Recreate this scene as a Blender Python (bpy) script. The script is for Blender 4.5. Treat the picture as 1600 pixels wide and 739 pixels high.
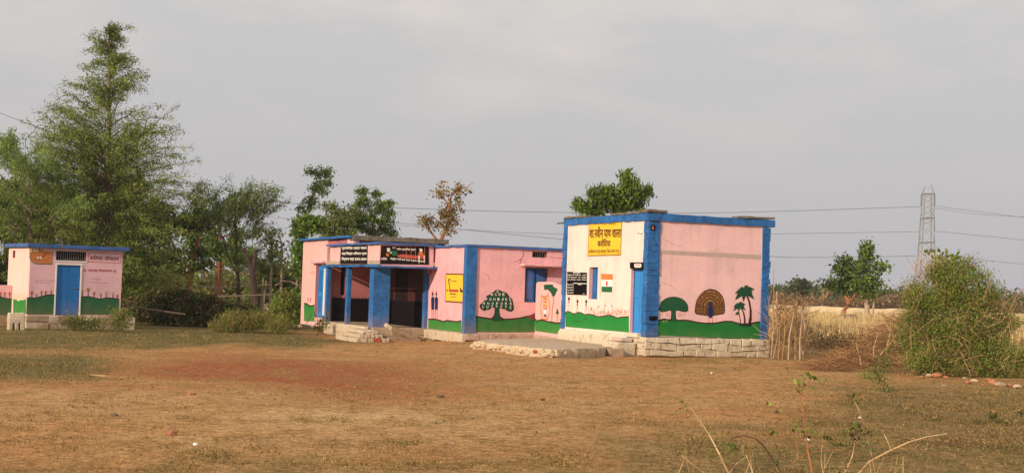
import bpy, bmesh, math, random
import numpy as np
from mathutils import Vector, Matrix
from mathutils.geometry import tessellate_polygon
random.seed(7); rng = np.random.default_rng(11)
SC = bpy.context.scene; COL = SC.collection
for _o in list(bpy.data.objects): bpy.data.objects.remove(_o)

# ------------------------------------------------------------------ camera
FPX, PITCH, ROLL, EYE = 2258.4, .035, .033, 1.815
cF = np.array([0, math.cos(PITCH), math.sin(PITCH)]); cU = np.array([0, -math.sin(PITCH), math.cos(PITCH)])
cX = np.array([1., 0, 0]); cR = math.cos(ROLL)*cX+math.sin(ROLL)*cU; cV = math.cos(ROLL)*cU-math.sin(ROLL)*cX
EYEP = np.array([0, 0, EYE])
cam = bpy.data.cameras.new('camera'); camo = bpy.data.objects.new('camera', cam); COL.objects.link(camo)
cam.sensor_width = 36; cam.lens = FPX/1600*36; cam.clip_start = .1; cam.clip_end = 6000
m = Matrix.Identity(4)
for i in range(3):
    m[i][0] = cR[i]; m[i][1] = cV[i]; m[i][2] = -cF[i]; m[i][3] = EYEP[i]
camo.matrix_world = m; SC.camera = camo

# ------------------------------------------------------------------ light
SUN_EL, SUN_AZ = math.radians(20), math.radians(47)      # azimuth measured from -X towards the camera side (-Y)
sd = Vector((-math.cos(SUN_AZ)*math.cos(SUN_EL), -math.sin(SUN_AZ)*math.cos(SUN_EL), math.sin(SUN_EL)))
sl = bpy.data.lights.new('sun', 'SUN'); sl.energy = 4.1; sl.angle = math.radians(.6); sl.color = (1, .835, .66)
so = bpy.data.objects.new('sun', sl); COL.objects.link(so); so.rotation_euler = sd.to_track_quat('Z', 'Y').to_euler(); so.location = (-60, -60, 60)
w = bpy.data.worlds.new('World'); SC.world = w; w.use_nodes = True
nt = w.node_tree; nt.nodes.clear()
out = nt.nodes.new('ShaderNodeOutputWorld'); bg = nt.nodes.new('ShaderNodeBackground'); bg.inputs[1].default_value = .1
sky = nt.nodes.new('ShaderNodeTexSky'); sky.sky_type = 'NISHITA'; sky.sun_disc = False
sky.sun_elevation = SUN_EL; sky.sun_rotation = math.atan2(sd.x, sd.y); sky.dust_density = 4; sky.air_density = 1.2
hs = nt.nodes.new('ShaderNodeHueSaturation'); hs.inputs['Saturation'].default_value = .35; hs.inputs['Value'].default_value = .8
nt.links.new(sky.outputs[0], hs.inputs['Color'])
tc = nt.nodes.new('ShaderNodeTexCoord'); sep = nt.nodes.new('ShaderNodeSeparateXYZ'); nt.links.new(tc.outputs['Generated'], sep.inputs[0])
rp = nt.nodes.new('ShaderNodeValToRGB'); nt.links.new(sep.outputs['Z'], rp.inputs[0])
rp.color_ramp.elements[0].position = 0; rp.color_ramp.elements[0].color = (.53, .518, .54, 1)
rp.color_ramp.elements[1].position = .45; rp.color_ramp.elements[1].color = (.78, .785, .79, 1)
e = rp.color_ramp.elements.new(.17); e.color = (.615, .605, .61, 1)
mp = nt.nodes.new('ShaderNodeMapping'); mp.inputs['Scale'].default_value = (1, 1, 3.2); nt.links.new(tc.outputs['Generated'], mp.inputs[0])
nz = nt.nodes.new('ShaderNodeTexNoise'); nz.inputs['Scale'].default_value = 6.5; nz.inputs['Detail'].default_value = 5; nz.inputs['Roughness'].default_value = .55
nt.links.new(mp.outputs[0], nz.inputs['Vector'])
cr = nt.nodes.new('ShaderNodeValToRGB'); nt.links.new(nz.outputs[0], cr.inputs[0])
cr.color_ramp.elements[0].position = .46; cr.color_ramp.elements[0].color = (0, 0, 0, 1)
cr.color_ramp.elements[1].position = .72; cr.color_ramp.elements[1].color = (1, 1, 1, 1)
up = nt.nodes.new('ShaderNodeMapRange'); nt.links.new(sep.outputs['Z'], up.inputs[0]); up.inputs[1].default_value = .06; up.inputs[2].default_value = .25
ml = nt.nodes.new('ShaderNodeMath'); ml.operation = 'MULTIPLY'; nt.links.new(cr.outputs[0], ml.inputs[0]); nt.links.new(up.outputs[0], ml.inputs[1])
cm = nt.nodes.new('ShaderNodeMix'); cm.data_type = 'RGBA'; nt.links.new(ml.outputs[0], cm.inputs[0]); nt.links.new(rp.outputs[0], cm.inputs[6]); cm.inputs[7].default_value = (.82, .755, .69, 1)
sc10 = nt.nodes.new('ShaderNodeMix'); sc10.data_type = 'RGBA'; sc10.blend_type = 'MULTIPLY'; sc10.inputs[0].default_value = 1
nt.links.new(cm.outputs[2], sc10.inputs[6]); sc10.inputs[7].default_value = (10, 10, 10, 1)
fm = nt.nodes.new('ShaderNodeMix'); fm.data_type = 'RGBA'; fm.inputs[0].default_value = .92
nt.links.new(hs.outputs[0], fm.inputs[6]); nt.links.new(sc10.outputs[2], fm.inputs[7])
nt.links.new(fm.outputs[2], bg.inputs[0]); nt.links.new(bg.outputs[0], out.inputs[0])
SC.view_settings.view_transform = 'Standard'; SC.view_settings.look = 'None'; SC.view_settings.exposure = 0.0; SC.view_settings.gamma = 1
SC.cycles.max_bounces = 6; SC.cycles.transparent_max_bounces = 4

# ------------------------------------------------------------------ geometry of the place
def ray(x, y): return cF+cR*(x-800)/FPX-cV*(y-369.5)/FPX
def at(x, y, D):
    d = ray(x, y); return EYEP+d*(D/d[1])
def sm(t): t = np.clip(t, 0, 1); return t*t*(3-2*t)
def gz(x, y):
    x = np.asarray(x, float); y = np.asarray(y, float)
    z = -.25*sm((-x-.5)/3.5)*sm((y-30)/12)
    z = z+.05*np.sin(x*.21+1)*np.sin(y*.13)*sm((60-y)/20)*.6
    z = z+.12*np.exp(-(((x-1.9)/1.6)**2+((y-37.6)/1.3)**2))*0
    return z
def gnd(x, y, z=None):
    d = ray(x, y); zz = 0. if z is None else z
    for _ in range(6):
        P = EYEP+d*((zz-EYE)/d[2])
        if z is None: zz = float(gz(P[0], P[1]))
    return P
def proj(P):
    d = P-EYEP; z = d@cF; return 800+FPX*(d@cR)/z, 369.5-FPX*(d@cV)/z
def vnoise(x, y, seed=0):
    r = np.random.default_rng(seed).random((256, 256)); xi = np.floor(x).astype(int); yi = np.floor(y).astype(int)
    fx = x-xi; fy = y-yi; fx = fx*fx*(3-2*fx); fy = fy*fy*(3-2*fy); g = lambda a, b: r[a % 256, b % 256]
    return (g(xi, yi)*(1-fx)+g(xi+1, yi)*fx)*(1-fy)+(g(xi, yi+1)*(1-fx)+g(xi+1, yi+1)*fx)*fy
def fbm(x, y, o=4, seed=0):
    s = 0; a = .5; t = 0
    for k in range(o): s = s+a*vnoise(x*2**k, y*2**k, seed+k); t += a; a *= .5
    return s/t

# ------------------------------------------------------------------ materials
def newmat(name):
    m = bpy.data.materials.new(name); m.use_nodes = True; n = m.node_tree
    return m, n, n.nodes['Principled BSDF']
def N(n, t, **k):
    x = n.nodes.new('ShaderNode'+t)
    for a, b in k.items():
        if a in x.inputs: x.inputs[a].default_value = b
        else: setattr(x, a, b)
    return x
MATS = {}
SPLASH = dict(whitewash=.45, whitewash_pink=.6, whitewash_tan=.35, stone=.6, blue=.5, green=.30, green_lit=.25, green_toilet=.3, blue_door=.4, mortar=.8, pink_toilet=.4)
def paint(name, col, rough=.75, var=.12, scale=1.6, dirt=None, dirt_amt=.0, bump=.25, bscale=40, fleck=0., patch=0., streak=0.):
    """weathered limewash / paint: base colour with broad blotches, fine grain, optional dirt near the foot and chips"""
    m, n, p = newmat(name); L = n.links.new
    g = N(n, 'NewGeometry'); tc = N(n, 'TexCoord')
    n1 = N(n, 'TexNoise', Scale=scale, Detail=6., Roughness=.6); L(g.outputs['Position'], n1.inputs['Vector'])
    n2 = N(n, 'TexNoise', Scale=scale*9, Detail=4.); L(g.outputs['Position'], n2.inputs['Vector'])
    r1 = N(n, 'MapRange'); L(n1.outputs[0], r1.inputs[0]); r1.inputs[1].default_value = .3; r1.inputs[2].default_value = .7; r1.inputs[3].default_value = 1-var; r1.inputs[4].default_value = 1+var*.6
    r2 = N(n, 'MapRange'); L(n2.outputs[0], r2.inputs[0]); r2.inputs[1].default_value = .3; r2.inputs[2].default_value = .7; r2.inputs[3].default_value = 1-var*.5; r2.inputs[4].default_value = 1+var*.4
    mm = N(n, 'Math', operation='MULTIPLY'); L(r1.outputs[0], mm.inputs[0]); L(r2.outputs[0], mm.inputs[1])
    mx = N(n, 'Mix', data_type='RGBA', blend_type='MULTIPLY'); mx.inputs[0].default_value = 1; mx.inputs[6].default_value = (*col, 1); L(mm.outputs[0], mx.inputs[7])
    cur = mx.outputs[2]
    if patch:
        n4 = N(n, 'TexNoise', Scale=1.1, Detail=8., Roughness=.72); L(g.outputs['Position'], n4.inputs['Vector'])
        r4 = N(n, 'MapRange'); L(n4.outputs[0], r4.inputs[0]); r4.inputs[1].default_value = .56; r4.inputs[2].default_value = .66; r4.inputs[3].default_value = 0; r4.inputs[4].default_value = patch
        m4 = N(n, 'Mix', data_type='RGBA'); L(r4.outputs[0], m4.inputs[0]); L(cur, m4.inputs[6]); m4.inputs[7].default_value = (.34, .27, .23, 1); cur = m4.outputs[2]
    if streak:
        mpp = N(n, 'Mapping'); mpp.inputs['Scale'].default_value = (7, 7, .35); L(g.outputs['Position'], mpp.inputs[0])
        n5 = N(n, 'TexNoise', Scale=1., Detail=4.); L(mpp.outputs[0], n5.inputs['Vector'])
        r5 = N(n, 'MapRange'); L(n5.outputs[0], r5.inputs[0]); r5.inputs[1].default_value = .5; r5.inputs[2].default_value = .75; r5.inputs[3].default_value = 0; r5.inputs[4].default_value = streak
        m5 = N(n, 'Mix', data_type='RGBA'); L(r5.outputs[0], m5.inputs[0]); L(cur, m5.inputs[6]); m5.inputs[7].default_value = (.22, .17, .15, 1); cur = m5.outputs[2]
    if dirt:
        n3 = N(n, 'TexNoise', Scale=5., Detail=8., Roughness=.7); L(g.outputs['Position'], n3.inputs['Vector'])
        r3 = N(n, 'MapRange'); L(n3.outputs[0], r3.inputs[0]); r3.inputs[1].default_value = .52; r3.inputs[2].default_value = .62; r3.inputs[3].default_value = 0; r3.inputs[4].default_value = dirt_amt
        m3 = N(n, 'Mix', data_type='RGBA'); L(r3.outputs[0], m3.inputs[0]); L(cur, m3.inputs[6]); m3.inputs[7].default_value = (*dirt, 1); cur = m3.outputs[2]
    if name in SPLASH:
        sz_ = N(n, 'SeparateXYZ'); L(g.outputs['Position'], sz_.inputs[0]); n6 = N(n, 'TexNoise', Scale=4., Detail=6.); L(g.outputs['Position'], n6.inputs['Vector'])
        a6 = N(n, 'Math', operation='MULTIPLY_ADD'); L(n6.outputs[0], a6.inputs[0]); a6.inputs[1].default_value = -.9; L(sz_.outputs['Z'], a6.inputs[2])
        r6 = N(n, 'MapRange'); L(a6.outputs[0], r6.inputs[0]); r6.inputs[1].default_value = -.45; r6.inputs[2].default_value = .35; r6.inputs[3].default_value = SPLASH[name]; r6.inputs[4].default_value = 0
        m6 = N(n, 'Mix', data_type='RGBA'); L(r6.outputs[0], m6.inputs[0]); L(cur, m6.inputs[6]); m6.inputs[7].default_value = (.34, .19, .09, 1); cur = m6.outputs[2]
    L(cur, p.inputs['Base Color']); p.inputs['Roughness'].default_value = rough; p.inputs['Specular IOR Level'].default_value = .25 if max(col) > .03 else .03
    nb = N(n, 'TexNoise', Scale=float(bscale), Detail=5.); L(g.outputs['Position'], nb.inputs['Vector'])
    b = N(n, 'Bump', Strength=bump, Distance=.02); L(nb.outputs[0], b.inputs['Height']); L(b.outputs[0], p.inputs['Normal'])
    MATS[name] = m; return m
def leafmat(name, c1, c2, trans=.35):
    m, n, p = newmat(name); L = n.links.new
    n.nodes.remove(p); g = N(n, 'NewGeometry'); rp = N(n, 'ValToRGB'); L(g.outputs['Random Per Island'], rp.inputs[0])
    rp.color_ramp.elements[0].color = (*c1, 1); rp.color_ramp.elements[1].color = (*c2, 1)
    ns = N(n, 'TexNoise', Scale=.9, Detail=2.); L(g.outputs['Position'], ns.inputs['Vector'])
    r = N(n, 'MapRange'); L(ns.outputs[0], r.inputs[0]); r.inputs[1].default_value = .35; r.inputs[2].default_value = .65; r.inputs[3].default_value = .7; r.inputs[4].default_value = 1.25
    mx = N(n, 'Mix', data_type='RGBA', blend_type='MULTIPLY'); mx.inputs[0].default_value = 1; L(rp.outputs[0], mx.inputs[6]); L(r.outputs[0], mx.inputs[7])
    d = N(n, 'BsdfDiffuse'); t = N(n, 'BsdfTranslucent'); L(mx.outputs[2], d.inputs[0]); L(mx.outputs[2], t.inputs[0])
    ms = N(n, 'MixShader'); ms.inputs[0].default_value = trans; L(d.outputs[0], ms.inputs[1]); L(t.outputs[0], ms.inputs[2])
    L(ms.outputs[0], n.nodes['Material Output'].inputs[0]); MATS[name] = m; return m

paint('pink_front', (.85, .53, .51), var=.09, patch=.22, streak=.16)
paint('pink', (.80, .42, .43), var=.14, patch=.34, streak=.22)
paint('pink_pale', (.82, .46, .42), var=.07, patch=.10, streak=.10, dirt=(.5, .36, .3), dirt_amt=.25)
paint('cream_pink', (.86, .56, .47), var=.06, patch=.08, streak=.1)  # sun side of the toilet pink, extra brightness put into the colour
paint('cream', (.86, .655, .57), var=.09, patch=.16, streak=.16)  # same pink as the front wall, with sun glare put into the colour
paint('pink_toilet', (.80, .47, .50), var=.10, patch=.20, streak=.12)
paint('pink_deep', (.50, .17, .17), var=.15)  # wall pink darkened to paint in shade of porch, reveals and overhangs
paint('porch_shade', (.06, .014, .016), var=.2)  # porch shade painted into the side wall, far darker than its pink
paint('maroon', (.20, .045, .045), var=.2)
paint('blue', (.03, .145, .39), var=.30, scale=3, dirt=(.015, .055, .16), dirt_amt=.6, bump=.6, bscale=14)
paint('blue_edge', (.05, .13, .36), var=.3, scale=3, dirt=(.12, .11, .12), dirt_amt=.8, bump=.6, bscale=12)
paint('blue_door', (.015, .16, .46), rough=.5, var=.12, scale=2.5, dirt=(.02, .12, .34), dirt_amt=.4)
paint('blue_light', (.035, .26, .62), rough=.5, var=.12, scale=2.5, dirt=(.03, .16, .42), dirt_amt=.4)
paint('blue_dark', (.025, .08, .22), rough=.55, var=.3, scale=4)
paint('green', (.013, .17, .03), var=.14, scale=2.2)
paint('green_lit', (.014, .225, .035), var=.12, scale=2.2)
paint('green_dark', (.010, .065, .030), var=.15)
paint('green_leaf', (.012, .085, .035), var=.2)
paint('outline', (.055, .012, .012), var=.1)
paint('mural_red', (.50, .09, .07), var=.1)
paint('mural_pink', (.75, .22, .17), var=.1)
paint('mural_orange', (.60, .19, .055), var=.25, scale=6)
paint('mural_tan', (.72, .47, .22), var=.1)
paint('white', (.80, .78, .72), var=.08)
paint('text_white', (.78, .74, .64), var=.05)
paint('black', (.010, .007, .008), var=.3, rough=.95)
paint('black_board', (.022, .013, .012), var=.3, scale=5)
paint('yellow', (.80, .52, .035), var=.06)
paint('text_brown', (.16, .035, .01), var=.1)
paint('text_ochre', (.42, .20, .02), var=.1)
paint('text_red', (.48, .045, .05), var=.1)
paint('text_grey', (.48, .27, .27), var=.1)
paint('flag_orange', (.90, .20, .05), var=.05)
paint('flag_green', (.02, .13, .05), var=.1)
paint('navy', (.015, .022, .085), var=.1)
paint('grey_stripe', (.52, .38, .34), var=.12, scale=9)
paint('whitewash', (.72, .64, .48), var=.16, scale=4, dirt=(.38, .28, .18), dirt_amt=.75, bump=.9, bscale=10)
paint('whitewash_pink', (.66, .50, .44), var=.14, scale=4, dirt=(.34, .24, .18), dirt_amt=.8, bump=.9, bscale=10)
paint('whitewash_tan', (.66, .53, .34), var=.2, scale=4, dirt=(.27, .18, .10), dirt_amt=.85, bump=1., bscale=9)
paint('stone', (.44, .36, .27), var=.25, scale=4, dirt=(.20, .14, .10), dirt_amt=.7, bump=1., bscale=9)
paint('concrete', (.48, .36, .24), var=.2, scale=3, dirt=(.22, .16, .11), dirt_amt=.6, bump=.7, bscale=16)
paint('roof', (.20, .155, .12), var=.35, scale=5, dirt=(.07, .06, .05), dirt_amt=.8, bump=1., bscale=12)
paint('brick', (.42, .10, .05), var=.2, scale=8)
paint('rubble_red', (.42, .17, .085), var=.3, scale=5)
paint('mortar', (.58, .51, .39), var=.2, scale=8, dirt=(.2, .16, .1), dirt_amt=.7)
paint('iron', (.16, .16, .15), rough=.5, var=.2)
paint('interior_dark', (.012, .010, .012), var=.2)  # near black, stands in for unlit rooms behind the openings
paint('steel', (.22, .20, .19), rough=.6, var=.1)
paint('wire', (.17, .17, .175), rough=.6, var=.1)
paint('bark_red', (.34, .14, .06), var=.3, scale=3, bump=.8, bscale=6)
paint('bark', (.16, .11, .075), var=.3, scale=3, bump=.8, bscale=6)
paint('bark_pale', (.42, .30, .20), var=.3, scale=3, bump=.8, bscale=6)
paint('bark_dark', (.06, .035, .026), var=.3, scale=3, bump=.8, bscale=6)
paint('twig', (.40, .235, .10), var=.35, scale=4)
paint('twig_dark', (.17, .085, .04), var=.35, scale=4)
paint('twig_gold', (.62, .40, .20), var=.25, scale=4)
paint('field_soil', (.72, .53, .30), var=.12, scale=.4)
paint('bund', (.62, .46, .26), var=.25, scale=.6)
leafmat('leaf_bamboo', (.20, .30, .045), (.44, .52, .14), .5)
leafmat('leaf_bamboo_dark', (.07, .09, .014), (.19, .20, .04), .4)
leafmat('leaf_dark', (.025, .042, .010), (.065, .085, .02))
leafmat('leaf_mid', (.07, .12, .02), (.19, .25, .05), .4)
leafmat('leaf_grey', (.12, .19, .05), (.28, .36, .12), .45)
leafmat('leaf_bright', (.12, .22, .03), (.32, .42, .08), .4)
leafmat('leaf_autumn', (.16, .13, .03), (.42, .24, .09))
leafmat('leaf_olive', (.14, .14, .035), (.34, .29, .09))
leafmat('leaf_dry', (.22, .13, .06), (.45, .31, .17))
leafmat('leaf_far', (.07, .10, .04), (.14, .15, .06))
leafmat('leaf_brush', (.10, .06, .035), (.26, .16, .09))
leafmat('grass_dry', (.26, .16, .055), (.50, .33, .13), .2)
leafmat('grass_field', (.52, .37, .17), (.80, .62, .33), .25)
leafmat('grass_green', (.05, .085, .02), (.15, .18, .05), .3)
leafmat('grass_dark', (.07, .055, .018), (.17, .12, .045), .2)

# ------------------------------------------------------------------ mesh helpers
class MB:
    def __init__(s): s.v = []; s.f = []; s.m = []; s.mats = []
    def mi(s, m):
        if m not in s.mats: s.mats.append(m)
        return s.mats.index(m)
    def add(s, vs, fs, m):
        b = len(s.v); s.v += [tuple(map(float, p)) for p in vs]; s.f += [[i+b for i in f] for f in fs]; s.m += [s.mi(m)]*len(fs); return s
    def box(s, x0, x1, y0, y1, z0, z1, m, jit=0):
        P = [(x, y, z) for z in (z0, z1) for y in (y0, y1) for x in (x0, x1)]
        if jit: P = [tuple(c+random.uniform(-jit, jit) for c in p) for p in P]
        return s.add(P, [(0, 2, 3, 1), (4, 5, 7, 6), (0, 1, 5, 4), (2, 6, 7, 3), (0, 4, 6, 2), (1, 3, 7, 5)], m)
    def tube(s, pts, rad, m, n=6, cap=True):
        pts = [np.array(p, float) for p in pts]
        if not hasattr(rad, '__len__'): rad = [rad]*len(pts)
        vs = []; fs = []
        for i, p in enumerate(pts):
            t = pts[min(i+1, len(pts)-1)]-pts[max(i-1, 0)]; t = t/(np.linalg.norm(t)+1e-9)
            a = np.cross(t, (0, 0, 1.) if abs(t[2]) < .9 else (1., 0, 0)); a /= np.linalg.norm(a); b = np.cross(t, a)
            for k in range(n):
                q = 2*math.pi*k/n; vs.append(p+rad[i]*(a*math.cos(q)+b*math.sin(q)))
        for i in range(len(pts)-1):
            for k in range(n): fs.append((i*n+k, i*n+(k+1) % n, (i+1)*n+(k+1) % n, (i+1)*n+k))
        if cap: fs.append(tuple(range(n))[::-1]); fs.append(tuple((len(pts)-1)*n+k for k in range(n)))
        return s.add(vs, fs, m)
    def prism(s, poly, z0, z1, m, jit=0):
        n = len(poly); vs = [(x, y, z0) for x, y in poly]+[(x, y, z1+random.uniform(-jit, jit)) for x, y in poly]
        fs = [(i, (i+1) % n, n+(i+1) % n, n+i) for i in range(n)]+[tuple(range(n))[::-1], tuple(range(n, 2*n))]
        return s.add(vs, fs, m)
    def rock(s, c, r, m, sub=1, sq=(1, 1, .7), seed=None):
        bm = bmesh.new(); bmesh.ops.create_icosphere(bm, subdivisions=sub, radius=1)
        vs = [(c[0]+v.co.x*r*sq[0]*random.uniform(.75, 1.15), c[1]+v.co.y*r*sq[1]*random.uniform(.75, 1.15), c[2]+v.co.z*r*sq[2]*random.uniform(.75, 1.1)) for v in bm.verts]
        fs = [[v.index for v in f.verts] for f in bm.faces]; bm.free(); return s.add(vs, fs, m)
    def mesh(s, name):
        me = bpy.data.meshes.new(name); me.from_pydata(s.v, [], s.f)
        for k in s.mats: me.materials.append(MATS[k])
        me.polygons.foreach_set('material_index', s.m); me.update(); return me
    def build(s, name, parent=None, bevel=0, normals=True):
        me = s.mesh(name)
        if normals:
            bm = bmesh.new(); bm.from_mesh(me); bmesh.ops.recalc_face_normals(bm, faces=bm.faces); bm.to_mesh(me); bm.free()
        o = bpy.data.objects.new(name, me); COL.objects.link(o)
        if parent is not None: o.parent = parent
        if bevel:
            b = o.modifiers.new('bevel', 'BEVEL'); b.width = bevel; b.segments = 2; b.limit_method = 'ANGLE'
        return o
def tag(o, label=None, cat=None, group=None, kind=None):
    for k, v in (('label', label), ('category', cat), ('group', group), ('kind', kind)):
        if v: o[k] = v
    return o
def empty(name, loc, rz, label, cat, group=None):
    o = bpy.data.objects.new(name, None); COL.objects.link(o); o.location = loc; o.rotation_euler = (0, 0, rz); o.empty_display_size = .3
    return tag(o, label, cat, group)
def npmesh(name, V, nper, mats, midx=None, parent=None, sizes=None):
    """V (n, nper, 3) -> n separate polygons, quick"""
    n = len(V); me = bpy.data.meshes.new(name); me.vertices.add(n*nper); me.vertices.foreach_set('co', V.reshape(-1).astype(np.float32))
    me.loops.add(n*nper); me.loops.foreach_set('vertex_index', np.arange(n*nper, dtype=np.int32))
    me.polygons.add(n); me.polygons.foreach_set('loop_start', np.arange(0, n*nper, nper, dtype=np.int32))
    for k in mats: me.materials.append(MATS[k])
    if midx is not None: me.polygons.foreach_set('material_index', midx.astype(np.int32))
    me.update(calc_edges=True)
    o = bpy.data.objects.new(name, me); COL.objects.link(o)
    if parent is not None: o.parent = parent
    return o

class Bld:
    def __init__(s, name, X, Y, th, z, label, cat):
        s.o = np.array([X, Y, z]); s.u = np.array([math.cos(th), math.sin(th), 0]); s.v = np.array([-math.sin(th), math.cos(th), 0])
        s.e = empty(name, (X, Y, z), th, label, cat)
    def hit(s, face, c, x, y):
        d = ray(x, y); n, a = (s.v, s.u) if face == 'R' else (s.u, s.v)
        t = ((s.o+n*c-EYEP)@n)/(d@n); P = EYEP+d*t-s.o; return P@a, P[2]
def P3(face, c, a, z, d=0):      # d = distance out of the wall
    return (a, c-d, z) if face == 'R' else (c-d, a, z)
class Decal:
    """flat painting on a wall plane; points are given on the wall in picture units of one crop and laid on the real plane"""
    def __init__(s, b, face, c, ox=0, oy=0, k=1.): s.b = b; s.face = face; s.c = c; s.ox = ox; s.oy = oy; s.k = k; s.mb = MB()
    def q(s, p): return s.b.hit(s.face, s.c, s.ox+p[0]/s.k, s.oy+p[1]/s.k)
    def loc(s, pts, m, layer=1):
        pts = [tuple(p) for p in pts]; tri = tessellate_polygon([[Vector((a, z, 0)) for a, z in pts]])
        s.mb.add([P3(s.face, s.c, a, z, .0035*layer) for a, z in pts], tri, m); return s
    def poly(s, pts, m, layer=1): return s.loc([s.q(p) for p in pts], m, layer)
    def blob(s, x, y, rx, ry, m, layer=1, n=16, wob=0., a0=0, a1=360):
        return s.poly([(x+rx*math.cos(t)*(1+wob*random.uniform(-1, 1)), y+ry*math.sin(t)*(1+wob*random.uniform(-1, 1))) for t in [math.radians(a0+(a1-a0)*i/n) for i in range(n+(a1-a0 < 360))]], m, layer)
    def line(s, pts, w, m, layer=1):
        for p, r in zip(pts[:-1], pts[1:]):
            A = np.array(s.q(p)); Bq = np.array(s.q(r)); t = Bq-A; l = np.linalg.norm(t)+1e-6; nn = np.array([-t[1], t[0]])/l*w/2
            s.mb.add([P3(s.face, s.c, *qq, .0035*layer) for qq in (A-nn, Bq-nn, Bq+nn, A+nn)], [(0, 1, 2, 3)], m)
        return s
    def text(s, string, quad, m, layer=2, bold=0.):
        """quad: top-left, top-right, bottom-right, bottom-left in crop units"""
        V, T = text_mesh(string, 0)
        if not len(V): return s
        if bold:                          # a broad brush: the strokes laid again beside themselves, each a hair above the last
            for i, (sx, sy) in enumerate(((bold*.7, 0), (-bold*.7, 0), (0, bold*.7), (0, -bold*.7))): s.text1(V+np.array([sx, sy]), V, T, quad, m, layer+.12*(i+1))
        return s.text1(V, V, T, quad, m, layer)
    def text1(s, V2, V, T, quad, m, layer):
        lo = V.min(0); hi = V.max(0); c = [np.array(s.q(p)) for p in quad]; vs = []
        for x, y in V2:
            fx = (x-lo[0])/(hi[0]-lo[0]+1e-6); fy = (hi[1]-y)/(hi[1]-lo[1]+1e-6)
            p = (c[0]*(1-fx)+c[1]*fx)*(1-fy)+(c[3]*(1-fx)+c[2]*fx)*fy; vs.append(P3(s.face, s.c, p[0], p[1], .0035*layer))
        s.mb.add(vs, T, m); return s
    def build(s, name): return s.mb.build(name, s.b.e, normals=False)
_tc = {}
def shape_hi(t):
    r = []
    for ch in t:
        if ch == 'ि' and r: r.insert(len(r)-1, ch)
        else: r.append(ch)
    return ''.join(r)
def text_mesh(t, bold=0.):
    if (t, bold) in _tc: return _tc[(t, bold)]
    cu = bpy.data.curves.new('lettering', 'FONT'); cu.body = shape_hi(t); cu.resolution_u = 2
    o = bpy.data.objects.new('lettering', cu); COL.objects.link(o)
    dg = bpy.context.evaluated_depsgraph_get(); me = bpy.data.meshes.new_from_object(o.evaluated_get(dg))
    V = np.array([(v.co.x, v.co.y) for v in me.vertices]) if len(me.vertices) else np.zeros((0, 2)); T = [tuple(p.vertices) for p in me.polygons]
    bpy.data.objects.remove(o); bpy.data.curves.remove(cu); bpy.data.meshes.remove(me)
    _tc[(t, bold)] = (V, T); return V, T
def wall(mb, face, c, a0, a1, z0, z1, t, m, holes=(), reveal=None):
    """wall panel in local frame: outer plane at c, thickness t inwards, real openings with reveals"""
    A = sorted({a0, a1}|{h[0] for h in holes}|{h[1] for h in holes}); Z = sorted({z0, z1}|{h[2] for h in holes}|{h[3] for h in holes})
    inh = lambda a, z: any(h[0] < a < h[1] and h[2] < z < h[3] for h in holes)
    for d in (0, -t):
        for i in range(len(A)-1):
            for j in range(len(Z)-1):
                if inh((A[i]+A[i+1])/2, (Z[j]+Z[j+1])/2): continue
                q = [(A[i], Z[j]), (A[i+1], Z[j]), (A[i+1], Z[j+1]), (A[i], Z[j+1])]
                mb.add([P3(face, c, a, z, d) for a, z in q], [(0, 1, 2, 3)], m)
    def ring(a0, a1, z0, z1, mm):
        q = [(a0, z0), (a1, z0), (a1, z1), (a0, z1)]
        mb.add([P3(face, c, a, z, 0) for a, z in q]+[P3(face, c, a, z, -t) for a, z in q], [(0, 1, 5, 4), (1, 2, 6, 5), (2, 3, 7, 6), (3, 0, 4, 7)], mm)
    ring(a0, a1, z0, z1, m)
    for h in holes: ring(*h, reveal or m)
def slabbox(name, parent, dims, m, bevel=.012): return MB().box(*dims, m).build(name, parent, bevel)
def wavy(a0, a1, base, f, n=40): return [(a0+(a1-a0)*i/n, f(i/n)) for i in range(n+1)]
def edge_box(mb, axis, a0, a1, lo0, lo1, z0, z1, m, step=.25, jz=.012, jo=.01):
    """long ledge with a slightly ragged edge, running along x ('x') or y ('y')"""
    n = max(2, int((a1-a0)/step)); A = np.linspace(a0, a1, n+1); vs = []; fs = []
    for a in A:
        j = [random.uniform(-jo, jo) for _ in range(4)]; k = [random.uniform(-jz, jz) for _ in range(4)]
        for (o, z, q) in ((lo0+j[0], z0+k[0], 0), (lo1, z0+k[0], 0), (lo1, z1+k[2], 0), (lo0+j[1], z1+k[2], 0)): vs.append((a, o, z) if axis == 'x' else (o, a, z))
    for i in range(n):
        b = 4*i
        for q in range(4): fs.append((b+q, b+(q+1) % 4, b+4+(q+1) % 4, b+4+q))
    fs += [(3, 2, 1, 0), (4*n, 4*n+1, 4*n+2, 4*n+3)]; mb.add(vs, fs, m); return mb
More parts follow.
